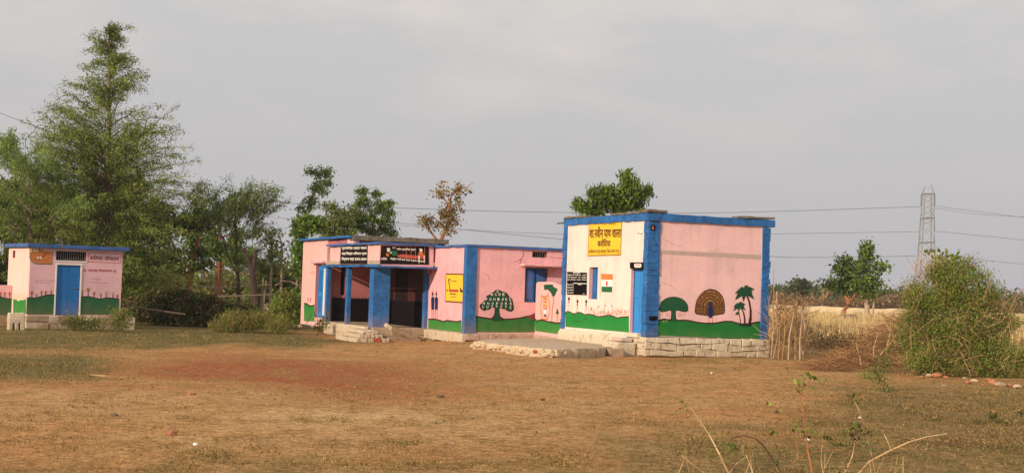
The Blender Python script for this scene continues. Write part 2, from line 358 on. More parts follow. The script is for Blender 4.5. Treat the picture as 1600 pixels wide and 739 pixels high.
def stones(parent, face, c, a0, a1, z0, z1, rows, w, m, depth=.10, name='stone', gap=.003, meshes=None):
    """course masonry: each stone its own object, bevelled and a little uneven"""
    out = []; zs = np.linspace(z0, z1, rows+1); ph = [random.uniform(0, 6) for _ in range(rows+1)]; am = (z1-z0)/rows*.22
    zb_ = lambda r, a: zs[r]+(am*math.sin(a*3.1+ph[r])+am*.6*math.sin(a*7.3+ph[r]*2) if 0 < r < rows else 0)
    for r in range(rows):
        a = a0-(random.random()*w*.5 if r % 2 else 0)
        while a < a1-.02:
            ww = w*random.uniform(.5, 1.6); b0 = max(a, a0); b1 = min(a+ww, a1); a += ww
            if b1-b0 < .05: continue
            j = lambda s=.016: random.uniform(-s, s); pr = random.uniform(-.015, .012); mb = MB()
            q = [(b0+gap+j(), zb_(r, b0)+gap+j()), (b1-gap+j(.02), zb_(r, b1)+gap+j()), (b1-gap+j(), zb_(r+1, b1)-gap+j()), (b0+gap+j(.02), zb_(r+1, b0)-gap+j())]
            ca, cz = (b0+b1)/2, sum(p[1] for p in q)/4; q2 = [(ca+(p[0]-ca)*.92, cz+(p[1]-cz)*.86) for p in q]
            mb.add([P3(face, c, x, z, -.03) for x, z in q]+[P3(face, c, x, z, depth*.5+pr) for x, z in q]+[P3(face, c, x, z, depth*.5+.022+pr+j(.008)) for x, z in q2],
                   [(0, 1, 5, 4), (1, 2, 6, 5), (2, 3, 7, 6), (3, 0, 4, 7), (4, 5, 9, 8), (5, 6, 10, 9), (6, 7, 11, 10), (7, 4, 8, 11), (8, 9, 10, 11)], m)
            out.append(mb.build(name, parent))
    return out

# ------------------------------------------------------------------ ground
def ax(dense0, dense1, step, lim0, lim1):
    a = list(np.arange(dense0, dense1, step)); s = step
    while a[-1] < lim1: s *= 1.16; a.append(a[-1]+s)
    b = []; s = step; v = dense0
    while v > lim0: s *= 1.16; v -= s; b.append(v)
    return np.array(b[::-1]+a)
gx = ax(-24, 22, .3, -2600, 2600); gy = ax(8, 66, .3, -300, 4200)
GX, GY = np.meshgrid(gx, gy); nzz = fbm(GX*.9, GY*.9, 4, 3)
GZ = gz(GX, GY)+(nzz-.5)*.07*sm((80-GY)/40)*sm((60-abs(GX))/20)
V = np.stack([GX, GY, GZ], -1).reshape(-1, 3); nx_, ny_ = len(gx), len(gy)
I = np.arange(nx_*ny_).reshape(ny_, nx_); Fq = np.stack([I[:-1, :-1], I[:-1, 1:], I[1:, 1:], I[1:, :-1]], -1).reshape(-1, 4)
me = bpy.data.meshes.new('ground'); me.vertices.add(len(V)); me.vertices.foreach_set('co', V.reshape(-1).astype(np.float32))
me.loops.add(Fq.size); me.loops.foreach_set('vertex_index', Fq.reshape(-1).astype(np.int32)); me.polygons.add(len(Fq)); me.polygons.foreach_set('loop_start', np.arange(0, Fq.size, 4, dtype=np.int32)); me.update(calc_edges=True)
me.polygons.foreach_set('use_smooth', [True]*len(Fq))
# patches of soil and grass where they lie on the ground
x_, y_, z_ = V[:, 0], np.maximum(V[:, 1], 4), V[:, 2]; dd = V.copy(); dd[:, 1] = y_; PXX, PYY = proj(dd)
def ground_masks(px, py, x, y):
    n1 = fbm(x*.22+5, y*.22, 4, 21); n2 = fbm(x*.8, y*.35+9, 4, 31); n3 = fbm(x*.1, y*.1+3, 3, 41)
    red = np.exp(-(((px-400)/250)**2+((py-582)/27)**2)*1.1)*1.5*sm((n1-.25)/.3)+np.exp(-(((px-580)/130)**2+((py-612)/24)**2))*.6
    green = sm((549-py+(n2-.5)*26)/14)*sm((580-px+(n1-.5)*200)/120)          # grassy strip before the toilets and trees
    green = np.maximum(green, sm((230-px+(n1-.5)*160)/120)*sm((600-py+(n2-.5)*20)/14)*.95)*(1-.75*np.exp(-((py-549-px*.012)/6)**2))
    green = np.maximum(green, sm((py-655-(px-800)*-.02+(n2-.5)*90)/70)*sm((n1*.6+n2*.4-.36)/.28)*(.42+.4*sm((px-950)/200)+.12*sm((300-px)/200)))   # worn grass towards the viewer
    green = np.maximum(green, sm((px-1180+(n1-.5)*300)/200)*sm((py-575)/50)*.72)
    green = np.maximum(green, sm((px-1010)/60)*np.exp(-((py-565)/10)**2)*.6*sm((n2-.3)/.3))
    fld = sm((px-1185)/40)*sm((537-py)/18); fld = np.where(y > 90, np.maximum(fld, .85), fld)
    green = green*(1-fld)
    pale = np.exp(-(((px-520)/230)**2+((py-650)/22)**2))*.9+np.exp(-(((px-150)/220)**2+((py-620)/16)**2))*.5+np.exp(-(((px-620)/350)**2+((py-690)/14)**2))*.4
    return np.clip(red, 0, 1), np.clip(green, 0, 1), np.clip(fld, 0, 1), np.clip(pale, 0, 1)
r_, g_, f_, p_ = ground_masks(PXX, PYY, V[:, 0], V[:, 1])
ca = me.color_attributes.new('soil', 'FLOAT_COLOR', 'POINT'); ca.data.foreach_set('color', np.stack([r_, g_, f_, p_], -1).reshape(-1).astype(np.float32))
m, n, p = newmat('ground'); L = n.links.new; MATS['ground'] = m
at_ = N(n, 'VertexColor', layer_name='soil'); sp = N(n, 'SeparateColor'); L(at_.outputs['Color'], sp.inputs[0]); g = N(n, 'NewGeometry')
def nse(scale, det=6., rough=.65, stretch=None):
    q = N(n, 'TexNoise', Scale=scale, Detail=det, Roughness=rough)
    if stretch: mq = N(n, 'Mapping'); mq.inputs['Scale'].default_value = stretch; L(g.outputs['Position'], mq.inputs[0]); L(mq.outputs[0], q.inputs['Vector'])
    else: L(g.outputs['Position'], q.inputs['Vector'])
    return q.outputs[0]
def rng_(v, a, b, c=0., d=1.):
    r = N(n, 'MapRange'); L(v, r.inputs[0]); r.inputs[1].default_value = a; r.inputs[2].default_value = b; r.inputs[3].default_value = c; r.inputs[4].default_value = d; return r.outputs[0]
def mixc(f, a, b, blend='MIX'):
    q = N(n, 'Mix', data_type='RGBA', blend_type=blend)
    if isinstance(f, float): q.inputs[0].default_value = f
    else: L(f, q.inputs[0])
    for i, s in ((6, a), (7, b)):
        if isinstance(s, tuple): q.inputs[i].default_value = (*s, 1)
        else: L(s, q.inputs[i])
    return q.outputs[2]
def mul(a, b, op='MULTIPLY'):
    q = N(n, 'Math', operation=op, use_clamp=True)
    for i, s in ((0, a), (1, b)):
        if isinstance(s, float): q.inputs[i].default_value = s
        else: L(s, q.inputs[i])
    return q.outputs[0]
big = nse(.35); med = nse(2.2); fine = nse(14., 5.); strk = nse(1.7, 7., .75, (1, .55, 1)); sp2 = nse(6., 6., .8)
dirt = mixc(rng_(med, .35, .65), (.44, .20, .072), (.60, .30, .115)); dirt = mixc(rng_(big, .4, .65), dirt, (.56, .33, .14))
dirt = mixc(mul(at_.outputs['Alpha'], .75), dirt, (.66, .43, .20))
dirt = mixc(mul(sp.outputs[0], rng_(sp2, .3, .6, .55, 1.)), dirt, (.36, .105, .045))
litter = mixc(rng_(fine, .35, .65), (.23, .12, .040), (.50, .29, .10))        # dead grass mat over the soil
dirt = mixc(rng_(strk, .48, .60, 0., .8), dirt, litter); dirt = mixc(rng_(nse(5., 5., .7, (.35, 1.2, 1)), .56, .66, 0., .7), dirt, (.24, .125, .045))
dirt = mixc(rng_(sp2, .60, .68, 0., .8), dirt, (.12, .060, .022))
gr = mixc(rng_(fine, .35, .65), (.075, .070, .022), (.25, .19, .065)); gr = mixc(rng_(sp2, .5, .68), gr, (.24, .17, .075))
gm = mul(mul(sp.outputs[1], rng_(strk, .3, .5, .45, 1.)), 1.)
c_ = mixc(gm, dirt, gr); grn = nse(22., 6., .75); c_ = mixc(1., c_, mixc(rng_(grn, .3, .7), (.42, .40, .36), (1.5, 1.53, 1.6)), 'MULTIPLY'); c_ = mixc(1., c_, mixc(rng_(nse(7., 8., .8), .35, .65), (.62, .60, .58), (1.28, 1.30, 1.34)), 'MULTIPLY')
fc = mixc(rng_(nse(.6), .35, .65), (.50, .36, .18), (.66, .50, .27)); c_ = mixc(sp.outputs[2], c_, fc)
L(c_, p.inputs['Base Color']); p.inputs['Roughness'].default_value = 1; p.inputs['Specular IOR Level'].default_value = .05
hh = mul(mul(strk, .5), mul(fine, .5), 'ADD'); hh = mul(hh, mul(sp2, .6), 'ADD'); b = N(n, 'Bump', Strength=.9, Distance=.09); L(hh, b.inputs['Height']); L(b.outputs[0], p.inputs['Normal'])
me.materials.append(m); go = bpy.data.objects.new('ground', me); COL.objects.link(go); tag(go, kind='structure')

# ================================================================== the classroom building on the right
RB = Bld('classroom_building', 3.88, 41.07, .395, 0, 'tall single classroom block with pink walls, side wall coloured paler as sunlit, peacock mural and blue corner quoins', 'building')
W, Dp, H, z1 = 4.0, 5.62, 4.0, .55
e = RB.e
def LR(face, x, y, c=0): return RB.hit(face, c, x, y)
dr = (LR('L', 1005.5, 470)[0], LR('L', 985, 470)[0]); dz = (.62, LR('L', 996, 420)[1])
wn = (LR('L', 933.8, 440)[0], LR('L', 920.3, 440)[0]); wz = (LR('L', 922, 467)[1], LR('L', 922, 417.5)[1])
mb = MB()
wall(mb, 'L', 0, .0, Dp, z1, H, .25, 'cream', [(dr[0], dr[1], dz[0], dz[1]), (wn[0], wn[1], wz[0], wz[1])], 'pink')
wl = mb.build('side_wall', e)
MB().box(.252, W-.002, 0, .25, z1, H, 'pink_front').build('front_wall', e)
mb = MB(); mb.box(W-.25, W, .252, Dp, z1, H-.003, 'pink_pale'); mb.box(.252, W-.252, Dp-.25, Dp-.003, z1, H-.003, 'pink_front'); mb.build('back_wall', e)
MB().box(.1, W-.1, .1, Dp-.1, H-.25, H-.12, 'concrete').build('ceiling', e)
MB().box(.1, W-.1, .1, Dp-.1, 0, .50, 'concrete').build('floor_slab', e)
# roof band
mb = MB(); edge_box(mb, 'x', -.05, W+.17, -.06, .28, 3.84, 4.05, 'blue'); edge_box(mb, 'y', .0, Dp+.06, -.055, .27, 3.842, 4.052, 'blue'); edge_box(mb, 'y', .30, Dp, W-.2, W+.15, 3.845, 4.04, 'blue'); mb.build('roof_band', e)
MB().box(.25, W-.18, .25, Dp+.05, 3.86, 4.03, 'roof').build('roof', e)
for (fc_, a0, a1, z) in (('L', -.08, 1.25, 4.057), ('L', 4.05, 5.65, 4.055), ('R', -.10, .55, 4.085), ('R', 2.9, W+.15, 4.055), ('L', 1.35, 2.3, 4.05)):
    mb = MB()
    if fc_ == 'L': edge_box(mb, 'y', a0, a1, -.08, .3, z, z+.055, 'roof', .2, .014, .02)
    else: edge_box(mb, 'x', a0, a1, -.09, .3, z, z+.06, 'roof', .2, .014, .02)
    mb.build('coping_slab', e)
# quoins: toothed blue corner stones
def quoins(cx0, cx1, cy0, cy1, za, zb, prx, pry, m='blue', hx=0, hy=0):
    z = za
    while z < zb-.04:
        h = random.uniform(.15, .21); zz = min(z+h, zb); mb = MB(); jx = random.uniform(-1, 1)*hx; jy = random.uniform(-1, 1)*hy; j = random.uniform(-.012, .018)
        mb.box(cx0-prx-j*(prx > 0), cx1+jx, cy0-pry-j*(pry > 0), cy1+jy, z+.002, zz-.002, m, .006); mb.build('quoin_stone', e, .01); z = zz
random.seed(5)
xr = LR('R', 1029.5, 440)[0]; xR = LR('R', 1189.5, 440)[0]; yl = LR('L', 1009.5, 380)[0]
quoins(0, xr, 0, .23, .36, 3.835, .035, .035, hx=.008)
quoins(xR, W+.05, 0, .28, .26, 3.835, 0, .03, hx=.03)
quoins(0, .2, Dp-.16, Dp+.07, .55, 3.83, .05, 0, hy=.05)
# plinth
MB().box(-.02, W+.02, -.02, .30, -.1, .53, 'mortar').build('plinth_core', e)
random.seed(9); stones(e, 'R', -.02, -.06, W+.08, 0, .53, 3, .36, 'whitewash', .10)
mb = MB(); n_ = 22
ys = np.linspace(.30, Dp+.12, n_+1); vs = []; fs = []
for y in ys:
    o_ = random.uniform(0, .03); vs += [(-.16-o_, y, -.1), (-.10-o_*.6, y, .44+random.uniform(-.02, .02)), (-.02, y, .56), (.1, y, .56), (.1, y, -.1)]
for i in range(n_):
    for q in range(5): fs.append((5*i+q, 5*i+(q+1) % 5, 5*i+5+(q+1) % 5, 5*i+5+q))
fs += [(0, 1, 2, 3, 4), tuple(5*n_+q for q in range(5))]; mb.add(vs, fs, 'whitewash'); mb.build('side_plinth', e)
stones(e, 'L', -.03, -.05, .34, 0, .52, 3, .3, 'whitewash', .1)
# door
mb = MB(); dx = .11; mb.box(dx, dx+.04, dr[0]+.03, dr[1]-.03, dz[0], dz[1]-.03, 'blue_light'); do = mb.build('door', e)
for a, b_ in ((0, .46), (.54, 1)):
    y0 = dr[0]+.06+(dr[1]-dr[0]-.12)*a; y1 = dr[0]+.06+(dr[1]-dr[0]-.12)*b_
    for c, d_ in ((.08, .48), (.54, .94)):
        MB().box(dx-.014, dx+.002, y0, y1, dz[0]+(dz[1]-dz[0])*c, dz[0]+(dz[1]-dz[0])*d_, 'blue_light').build('panel', do, .006)
MB().box(dx-.03, dx-.005, dr[0]+.06, dr[0]+.16, 1.42, 1.60, 'iron').build('lock', do, .004)
MB().tube([(dx-.04, dr[0]+.12, 1.66), (dx-.06, dr[0]+.12, 1.72), (dx-.06, dr[0]+.12, 1.86), (dx-.03, dr[0]+.12, 1.9)], .012, 'iron').build('handle', do)
mb = MB(); mb.box(dx-.02, dx+.06, dr[0], dr[0]+.03, dz[0], dz[1]-.03, 'blue'); mb.box(dx-.02, dx+.06, dr[1]-.03, dr[1], dz[0], dz[1]-.03, 'blue'); mb.box(dx-.02, dx+.06, dr[0], dr[1], dz[1]-.028, dz[1], 'blue'); mb.build('door_frame', e)
MB().box(-.16, .24, dr[0]+.02, dr[1]-.02, .5, .615, 'whitewash').build('door_sill', e, .01)
# window
mb = MB(); mb.box(.11, .14, wn[0]+.02, (wn[0]+wn[1])/2-.01, wz[0]+.02, wz[1]-.02, 'blue'); mb.build('shutter', e, .004)
mb = MB(); mb.box(.11, .14, (wn[0]+wn[1])/2+.01, wn[1]-.02, wz[0]+.02, wz[1]-.02, 'blue'); mb.build('shutter', e, .004)
mb = MB(); mb.box(.095, .16, wn[0], wn[1], wz[0], wz[0]+.02, 'blue_dark'); mb.box(.095, .16, wn[0], wn[1], wz[1]-.02, wz[1], 'blue_dark'); mb.build('window_frame', e)
MB().box(.3, .34, dr[0]-.1, wn[1]+.2, .6, 3.4, 'interior_dark').build('dark_backing', e)  # added black sheet, darkness of the room seen through door and window
# boards on the side wall
def board(b, face, c, quad, m, t=.02, name='sign_board'):
    q = [b.hit(face, c, *p) for p in quad]; mb = MB()
    mb.add([P3(face, c, a, z, .002) for a, z in q]+[P3(face, c, a, z, t) for a, z in q], [(3, 2, 1, 0), (4, 5, 6, 7), (0, 1, 5, 4), (1, 2, 6, 5), (2, 3, 7, 6), (3, 0, 4, 7)], m); return mb.build(name, b.e)
yq = [(920.5, 349), (971.5, 345.5), (969.5, 398), (918.5, 399.5)]
yb = board(RB, 'L', 0, yq, 'yellow', .012, 'painted_sign')
d = Decal(RB, 'L', -.012)
for i in range(4): d.line([yq[i], yq[(i+1) % 4]], .035, 'text_ochre', 1)
k = 10.55; Z = lambda *pts: [(915+x/k, 335+y/k) for x, y in pts]
d.text('ग्राम  पंचायत', Z((265, 140), (500, 138), (500, 185), (265, 190)), 'text_ochre', 2)
d.text('शा.नवीन पाथ शाला', Z((68, 205), (588, 195), (580, 375), (68, 385)), 'text_brown', 2, .035); d.line(Z((318, 345), (340, 318)), .035, 'text_brown', 3)
d.text('करोंदिया', Z((200, 405), (415, 400), (410, 530), (198, 540)), 'text_brown', 2, .035)
d.text('जनशिक्षा केन्द्र-सहसपुर, जिला-सागर म.प्र.', Z((55, 570), (560, 560), (556, 648), (50, 655)), 'text_ochre', 2, .03)
o = d.build('lettering'); o.parent = yb
# black notice board
bq = [(887, 424.5), (917.5, 426), (917, 461), (886.5, 460)]
bb = board(RB, 'L', 0, bq, 'black', .02, 'notice_board')
k = 739/130; Z = lambda *pts: [(880+x/k, 400+y/k) for x, y in pts]; d = Decal(RB, 'L', -.02)
rows = [('सूचना पटल', 90, 155, 144, 158), ('शिक्षा का अधिकार - 2009', 36, 208, 160, 176), ('नाम शिक्षक  पद  संख्या', 36, 210, 182, 196), ('ग्राम विकास  योजना  विवरण', 36, 215, 203, 217)]
for t, x0, x1, y0, y1 in rows: d.text(t, Z((x0, y0), (x1, y0+2), (x1, y1+2), (x0, y1)), 'text_white', 2, .03)
for i, t in enumerate(('कक्षा पहली', 'कक्षा दूसरी', 'कक्षा तीसरी', 'योग कुल')): d.text(t, Z((36, 247+i*24), (86, 247+i*24), (86, 262+i*24), (36, 262+i*24)), 'text_white', 2, .03)
d.line(Z((92, 240), (210, 246)), .02, 'text_white', 2); d.line(Z((92, 240), (90, 335)), .015, 'text_white', 2); d.text('दर्ज', Z((132, 248), (165, 248), (165, 260), (132, 260)), 'text_white', 2, .03)
d.text('कुल', Z((176, 332), (192, 332), (192, 342), (176, 342)), 'text_white', 2)
o = d.build('lettering'); o.parent = bb
# dark board over the door
ob = board(RB, 'L', 0, [(987, 410), (1008, 410), (1008, 421), (987, 419.5)], 'black', .06, 'door_sign_board')
d = Decal(RB, 'L', -.06); d.poly(Z((632, 72), (640, 68), (690, 68), (696, 76), (694, 98), (686, 102), (640, 102), (632, 94)), 'text_white', 1); d.text('कार्यालय', Z((640, 76), (688, 76), (688, 94), (640, 94)), 'text_red', 2); o = d.build('lettering'); o.parent = ob
# flag mural
d = Decal(RB, 'L', 0); d.poly(Z((340, 158), (442, 160), (441, 210), (340, 208)), 'flag_orange', 2); d.poly(Z((340, 209), (441, 211), (440, 271), (340, 271)), 'white', 1); d.poly(Z((342, 271), (437, 271), (435, 322), (342, 318)), 'flag_green', 2)
d.blob(*Z((389, 243))[0], 1.4, 4.2, 'mural_red', 3); d.line(Z((336, 140), (330, 378)), .02, 'mural_tan', 2); d.build('flag_painting')
# painted hill and plants
k2 = 739/130
top = [(20, 505), (40, 490), (60, 495), (80, 508), (105, 512), (135, 498), (160, 503), (190, 520), (225, 515), (260, 520), (310, 538), (350, 535), (400, 524), (440, 532), (480, 548), (530, 540), (585, 538)]
bot = [(585, 678), (20, 628)]
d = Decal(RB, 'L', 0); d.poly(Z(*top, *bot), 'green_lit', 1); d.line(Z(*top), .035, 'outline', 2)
for x, y in ((75, 548), (98, 575), (128, 580), (150, 578), (172, 578), (190, 560), (208, 562), (200, 545), (215, 548), (100, 530)): d.blob(*Z((x, y))[0], .9, .9, 'outline', 2, 6)
d.build('painted_hill')
random.seed(3)
for x, y0, y1 in ((52, 365, 448), (128, 388, 470), (205, 390, 478)):
    d = Decal(RB, 'L', 0); d.line(Z((x, y1), (x+2, y0+8)), .03, 'outline', 1); d.blob(*Z((x, y0+14))[0], 1.6, 3., 'outline', 1, 8); d.blob(*Z((x-5, y0+42))[0], .9, 1.4, 'mural_red', 2, 7)
    d.line(Z((x-12, 500), (x+2, y1-10)), .02, 'mural_pink', 1); d.build('painted_plant')
d = Decal(RB, 'L', 0)
for i in range(36):
    x = 235+i*9.8; h = random.uniform(30, 110)*(1 if i % 5 else 1.2); y = 530-4*math.sin(i); d.line(Z((x, y), (x+random.uniform(-14, 14), y-h*.75)), .022, random.choice(['mural_pink', 'mural_red', 'mural_tan', 'mural_pink']), 1)
    if i % 2: d.blob(*Z((x+random.uniform(-6, 6), y-h*.45))[0], .7, 1.6, random.choice(['mural_pink', 'mural_red']), 2, 6)
    if i % 6 == 2: d.blob(*Z((x, y-h))[0], .8, 2, 'mural_red', 2, 6)
tag(d.build('painted_reeds'), kind='stuff')
# --- front wall murals
k3 = 5.28; Y = lambda *pts: [(1020+x/k3, 420+y/k3) for x, y in pts]
d = Decal(RB, 'R', 0); d.poly([(1030, 390.5), (1191, 398.5), (1191, 405.5), (1030, 396.8)], 'grey_stripe', 1); d.build('faded_stripe')
d = Decal(RB, 'R', 0)
for pts in ([(1031, 345), (1031, 500)], [(1030.5, 344.6), (1190, 352.5)], [(1190, 352.5), (1190, 500)]): d.line(pts, .025, 'white', 2)
d.build('white_border')
top = [(42, 424), (70, 420), (92, 412), (115, 418), (180, 425), (260, 422), (310, 428), (360, 440), (430, 448), (500, 449), (540, 442), (600, 432), (650, 434), (700, 448), (740, 455), (800, 452), (850, 440), (890, 436)]
d = Decal(RB, 'R', 0); d.poly(Y(*top, (886, 577), (42, 552)), 'green', 1); d.line(Y(*top), .04, 'outline', 2); d.build('painted_hill')
def ptree(d, fn, cx, cy, w, h, m, tw, ty):
    pts = []; n = 40
    for i in range(n):
        t = math.pi*(1+i/(n-1)); r = 1+.035*math.sin(i*2.4); pts.append((cx+w/2*math.cos(t)*r, cy+h*math.sin(t)*r))
    low = [(cx+w*.5, cy+h*.18), (cx+w*.42, cy+h*.30), (cx+w*.28, cy+h*.26), (cx+w*.14, cy+h*.17), (cx, cy+h*.25), (cx-w*.14, cy+h*.17), (cx-w*.28, cy+h*.28), (cx-w*.42, cy+h*.30), (cx-w*.5, cy+h*.16)]
    P = pts+low; c = (cx, cy-h*.2); O = [(c[0]+(x-c[0])*1.05, c[1]+(y-c[1])*1.06) for x, y in P]
    d.poly(fn(*O), 'outline', 2); d.poly(fn(*P), m, 3)
    d.poly(fn((cx-tw*.5, cy+h*.1), (cx+tw*.5, cy+h*.1), (cx+tw*.6, ty-20), (cx+tw*1.3, ty), (cx-tw*1.3, ty), (cx-tw*.6, ty-20)), 'outline', 1)
    d.poly(fn((cx-tw*.36, cy+h*.1), (cx+tw*.36, cy+h*.1), (cx+tw*.42, ty-18), (cx+tw*.8, ty+3), (cx-tw*.8, ty+3), (cx-tw*.42, ty-18)), m, 4)
d = Decal(RB, 'R', 0); ptree(d, Y, 170, 325, 232, 92, 'green_leaf', 36, 428)
for x in (78, 108, 122, 134, 208, 222, 235, 258): d.line(Y((x, 362), (x+2, 388+(x % 3)*6)), .012, 'mural_red', 1)
d.build('painted_banyan')
d = Decal(RB, 'R', 0); fan = [(345, 355), (350, 300), (358, 262), (372, 235), (395, 205), (425, 180), (470, 164), (515, 172), (548, 192), (575, 225), (590, 262), (594, 310), (596, 350), (585, 372), (540, 380), (505, 385), (470, 392), (430, 385), (385, 380), (355, 372)]
paint('peacock', (.15, .062, .022), var=.35, scale=14)
d.poly(Y(*fan), 'outline', 1); d.poly(Y(*[(470+(x-470)*.95, 290+(y-290)*.95) for x, y in fan]), 'peacock', 2); random.seed(8)
for r in (45, 70, 92, 112):
    for i in range(int(5+r/9)):
        t = math.radians(200+140*i/(int(5+r/9)-1)); x, y = 470+r*1.02*math.cos(t)*1.02, 315+r*1.15*math.sin(t)
        d.blob(*Y((x, y))[0], .75, 1.15, random.choice(['text_ochre', 'mural_tan', 'mural_orange', 'text_ochre']), 3, 7)
for x in (365, 385, 405, 425, 520, 540, 560, 580):
    for y in (330, 352): d.blob(*Y((x, y))[0], .8, 1.1, 'text_ochre', 3, 7)
d.poly(Y((470, 262), (480, 275), (484, 300), (496, 335), (497, 375), (486, 402), (462, 402), (452, 375), (454, 330), (462, 300), (460, 275)), 'navy', 4)
d.line(Y((461, 402), (461, 442)), .022, 'mural_pink', 1); d.line(Y((489, 402), (493, 442)), .022, 'mural_pink', 1); d.line(Y((455, 443), (470, 443)), .02, 'outline', 3); d.line(Y((488, 443), (500, 443)), .02, 'outline', 3); d.build('painted_peacock')
def palm(d, cx, cy, s, trunk, tw):
    fr = []
    for dx_, dy_, l in ((-58, 46, 1), (-30, -30, 1), (20, -46, 1), (62, -20, 1), (60, 42, 1), (-8, 58, 1), (-60, 6, 1)):
        X, Y2 = cx+dx_*s, cy+dy_*s; mx, my = (cx+X)/2, (cy+Y2)/2-14*s; nx2, ny2 = -(Y2-cy)/60*9, (X-cx)/60*9
        d.poly(Y((cx-nx2*.6, cy-ny2*.6), (mx-nx2*1.5, my-ny2*1.5), (X, Y2), (mx+nx2*1.5, my+ny2*1.5), (cx+nx2*.6, cy+ny2*.6)), 'green_dark', 3)
    d.blob(*Y((cx, cy-4*s))[0], 46*s/k3, 24*s/k3, 'green_dark', 4, 12)
    for (p, q, w0) in zip(trunk[:-1], trunk[1:], tw): d.line(Y(p, q), w0, 'outline', 2)
d = Decal(RB, 'R', 0); palm(d, 755, 195, 1.35, [(772, 210), (795, 270), (806, 340), (806, 400), (795, 462)], [.055, .06, .07, .09]); palm(d, 712, 308, .85, [(725, 318), (748, 360), (757, 410), (757, 460)], [.035, .045, .055]); palm(d, 697, 366, .32, [(710, 372), (720, 415), (722, 460)], [.022, .028])
d.blob(*Y((765, 465))[0], 11, 2.6, 'green_dark', 2); d.build('painted_palms')
d = Decal(RB, 'R', 0); d.text('स्व. सी.', Y((76, 425), (120, 422), (120, 442), (76, 442)), 'mural_tan', 3); d.build('lettering')
for pts, ww in ((((1031, 371), (1044, 377), (1060, 385), (1066, 384)), .010), (((1032, 440), (1048, 446), (1056, 452)), .012)):
    d = Decal(RB, 'R', 0); d.line(pts, ww, 'text_grey', 1); d.build('crack')
# rusted rods
MB().tube([(-.12, .12, 3.45), (-.3, .12, 3.46)], .012, 'iron').build('reinforcement_rod', e)
MB().tube([(-.04, Dp+.1, 3.93), (-.25, Dp+.15, 3.90)], .03, 'iron').build('roof_spout', e)
mb = MB(); mb.box(.02, .16, -.075, -.05, 3.55, 3.70, 'black', .02); mb.box(.05, .12, -.085, -.074, 3.58, 3.68, 'brick', .01); mb.build('broken_pocket', e)
mb = MB(); mb.box(.06, .30, -.085, -.05, 1.02, 1.12, 'black', .02); mb.build('painted_plate', e)

# ================================================================== steps and platform
def world_box(name, x0, x1, y0, y1, z0, z1, m, parent, jit=.015): return MB().box(x0, x1, y0, y1, z0, z1, m, jit).build(name, parent, .02)
st = empty('door_steps', tuple(RB.o+RB.u*-.2+RB.v*1.0), .395, 'rough whitewashed stone steps below the blue classroom door', 'steps')
world_box('step', -.55, .02, -.75, .25, -.05, .36, 'whitewash', st); world_box('step', -.95, -.50, -1.05, .05, -.05, .18, 'stone', st); world_box('step', -.30, .02, -.55, .15, .362, .47, 'whitewash_pink', st)
pf = empty('broken_platform', (1.28, 38.0, 0), 0, 'low broken concrete platform with crumbling whitewashed edge before the classroom', 'platform')
A_ = [gnd(738, 545), gnd(775, 549), gnd(815, 555), gnd(850, 559), gnd(870, 560), gnd(905, 559), gnd(940, 557), gnd(972, 552)]
ctl = [(p[0], p[1]) for p in A_]+[(3.35, 42.3), (1.55, 46.5), (-.3, 45.0)]
pts = []; random.seed(12)
for i, (a, b_) in enumerate(zip(ctl, ctl[1:]+ctl[:1])):
    for t in np.arange(0, 1, .2 if i < 8 else .5): pts.append((a[0]+(b_[0]-a[0])*t+random.uniform(-.06, .06)*(i < 8), a[1]+(b_[1]-a[1])*t+random.uniform(-.06, .06)*(i < 8)))
pts = [(x-1.28, y-38.0) for x, y in pts]
mb = MB(); n_ = len(pts); cx_, cy_ = np.mean(pts, 0)
vs = [(x, y, -.1) for x, y in pts]+[(x+random.uniform(-.02, .02), y, .13+random.uniform(-.03, .03)) for x, y in pts]+[(cx_+(x-cx_)*.985, cy_+(y-cy_)*.985, .215+random.uniform(-.03, .012)) for x, y in pts]
mb.add(vs, [(i, (i+1) % n_, n_+(i+1) % n_, n_+i) for i in range(n_)]+[(n_+i, n_+(i+1) % n_, 2*n_+(i+1) % n_, 2*n_+i) for i in range(n_)], 'whitewash_tan'); mb.add(vs[2*n_:], tessellate_polygon([[Vector((v[0], v[1], 0)) for v in vs[2*n_:]]]), 'concrete'); mb.build('slab', pf)
random.seed(4)
for i in range(0, 22):   # edge stones, loosened
    t = i/21; P = np.array(pts[:36]); j = int(t*22); x, y = P[j]; x2, y2 = P[min(j+1, 35)]
    mb = MB(); r = random.uniform(.08, .15); mb.rock((x, y, .06+random.uniform(-.02, .06)), r, 'brick' if i in (13,) else ('whitewash_tan' if i % 4 else 'whitewash'), 1, (1, .8, .8)); mb.build('edge_stone', pf)

# ================================================================== main school building
SBd = Bld('school_building', -1.474, 48.56, .394, 0, 'long pink school building with blue pillars, deep open porch and alphabet tree mural', 'building')
e = SBd.e; S = SBd.hit; yp, xp = 3.84, -2.07; zf = .24
wx = (2.13, 2.97, 1.32, 2.50); vx = (2.37, 2.93, 2.86, 3.06)
mb = MB(); wall(mb, 'R', 0, 0, 5.2, .2, 3.12, .23, 'pink', [wx, vx], 'pink_deep'); mb.build('front_wall', e)
MB().box(0, .23, .232, 10.6, .2, 3.117, 'pink').build('side_wall', e)
MB().box(.3, 5, .4, .45, .3, 3, 'interior_dark').build('dark_backing', e)
mb = MB(); edge_box(mb, 'x', -.07, 5.3, -.08, .6, 3.12, 3.20, 'blue_edge'); edge_box(mb, 'y', .0, yp+.1, -.07, .5, 3.123, 3.197, 'blue_edge'); mb.build('roof_edge', e)
MB().box(.3, 5.3, .5, 10.5, 3.13, 3.19, 'roof').build('roof', e)
xc = S('R', 0, 743.5, 450)[0]; mb = MB(); mb.box(-.05, xc, -.06, .2, .0, 3.12, 'blue'); mb.build('corner_pillar', e, .012)
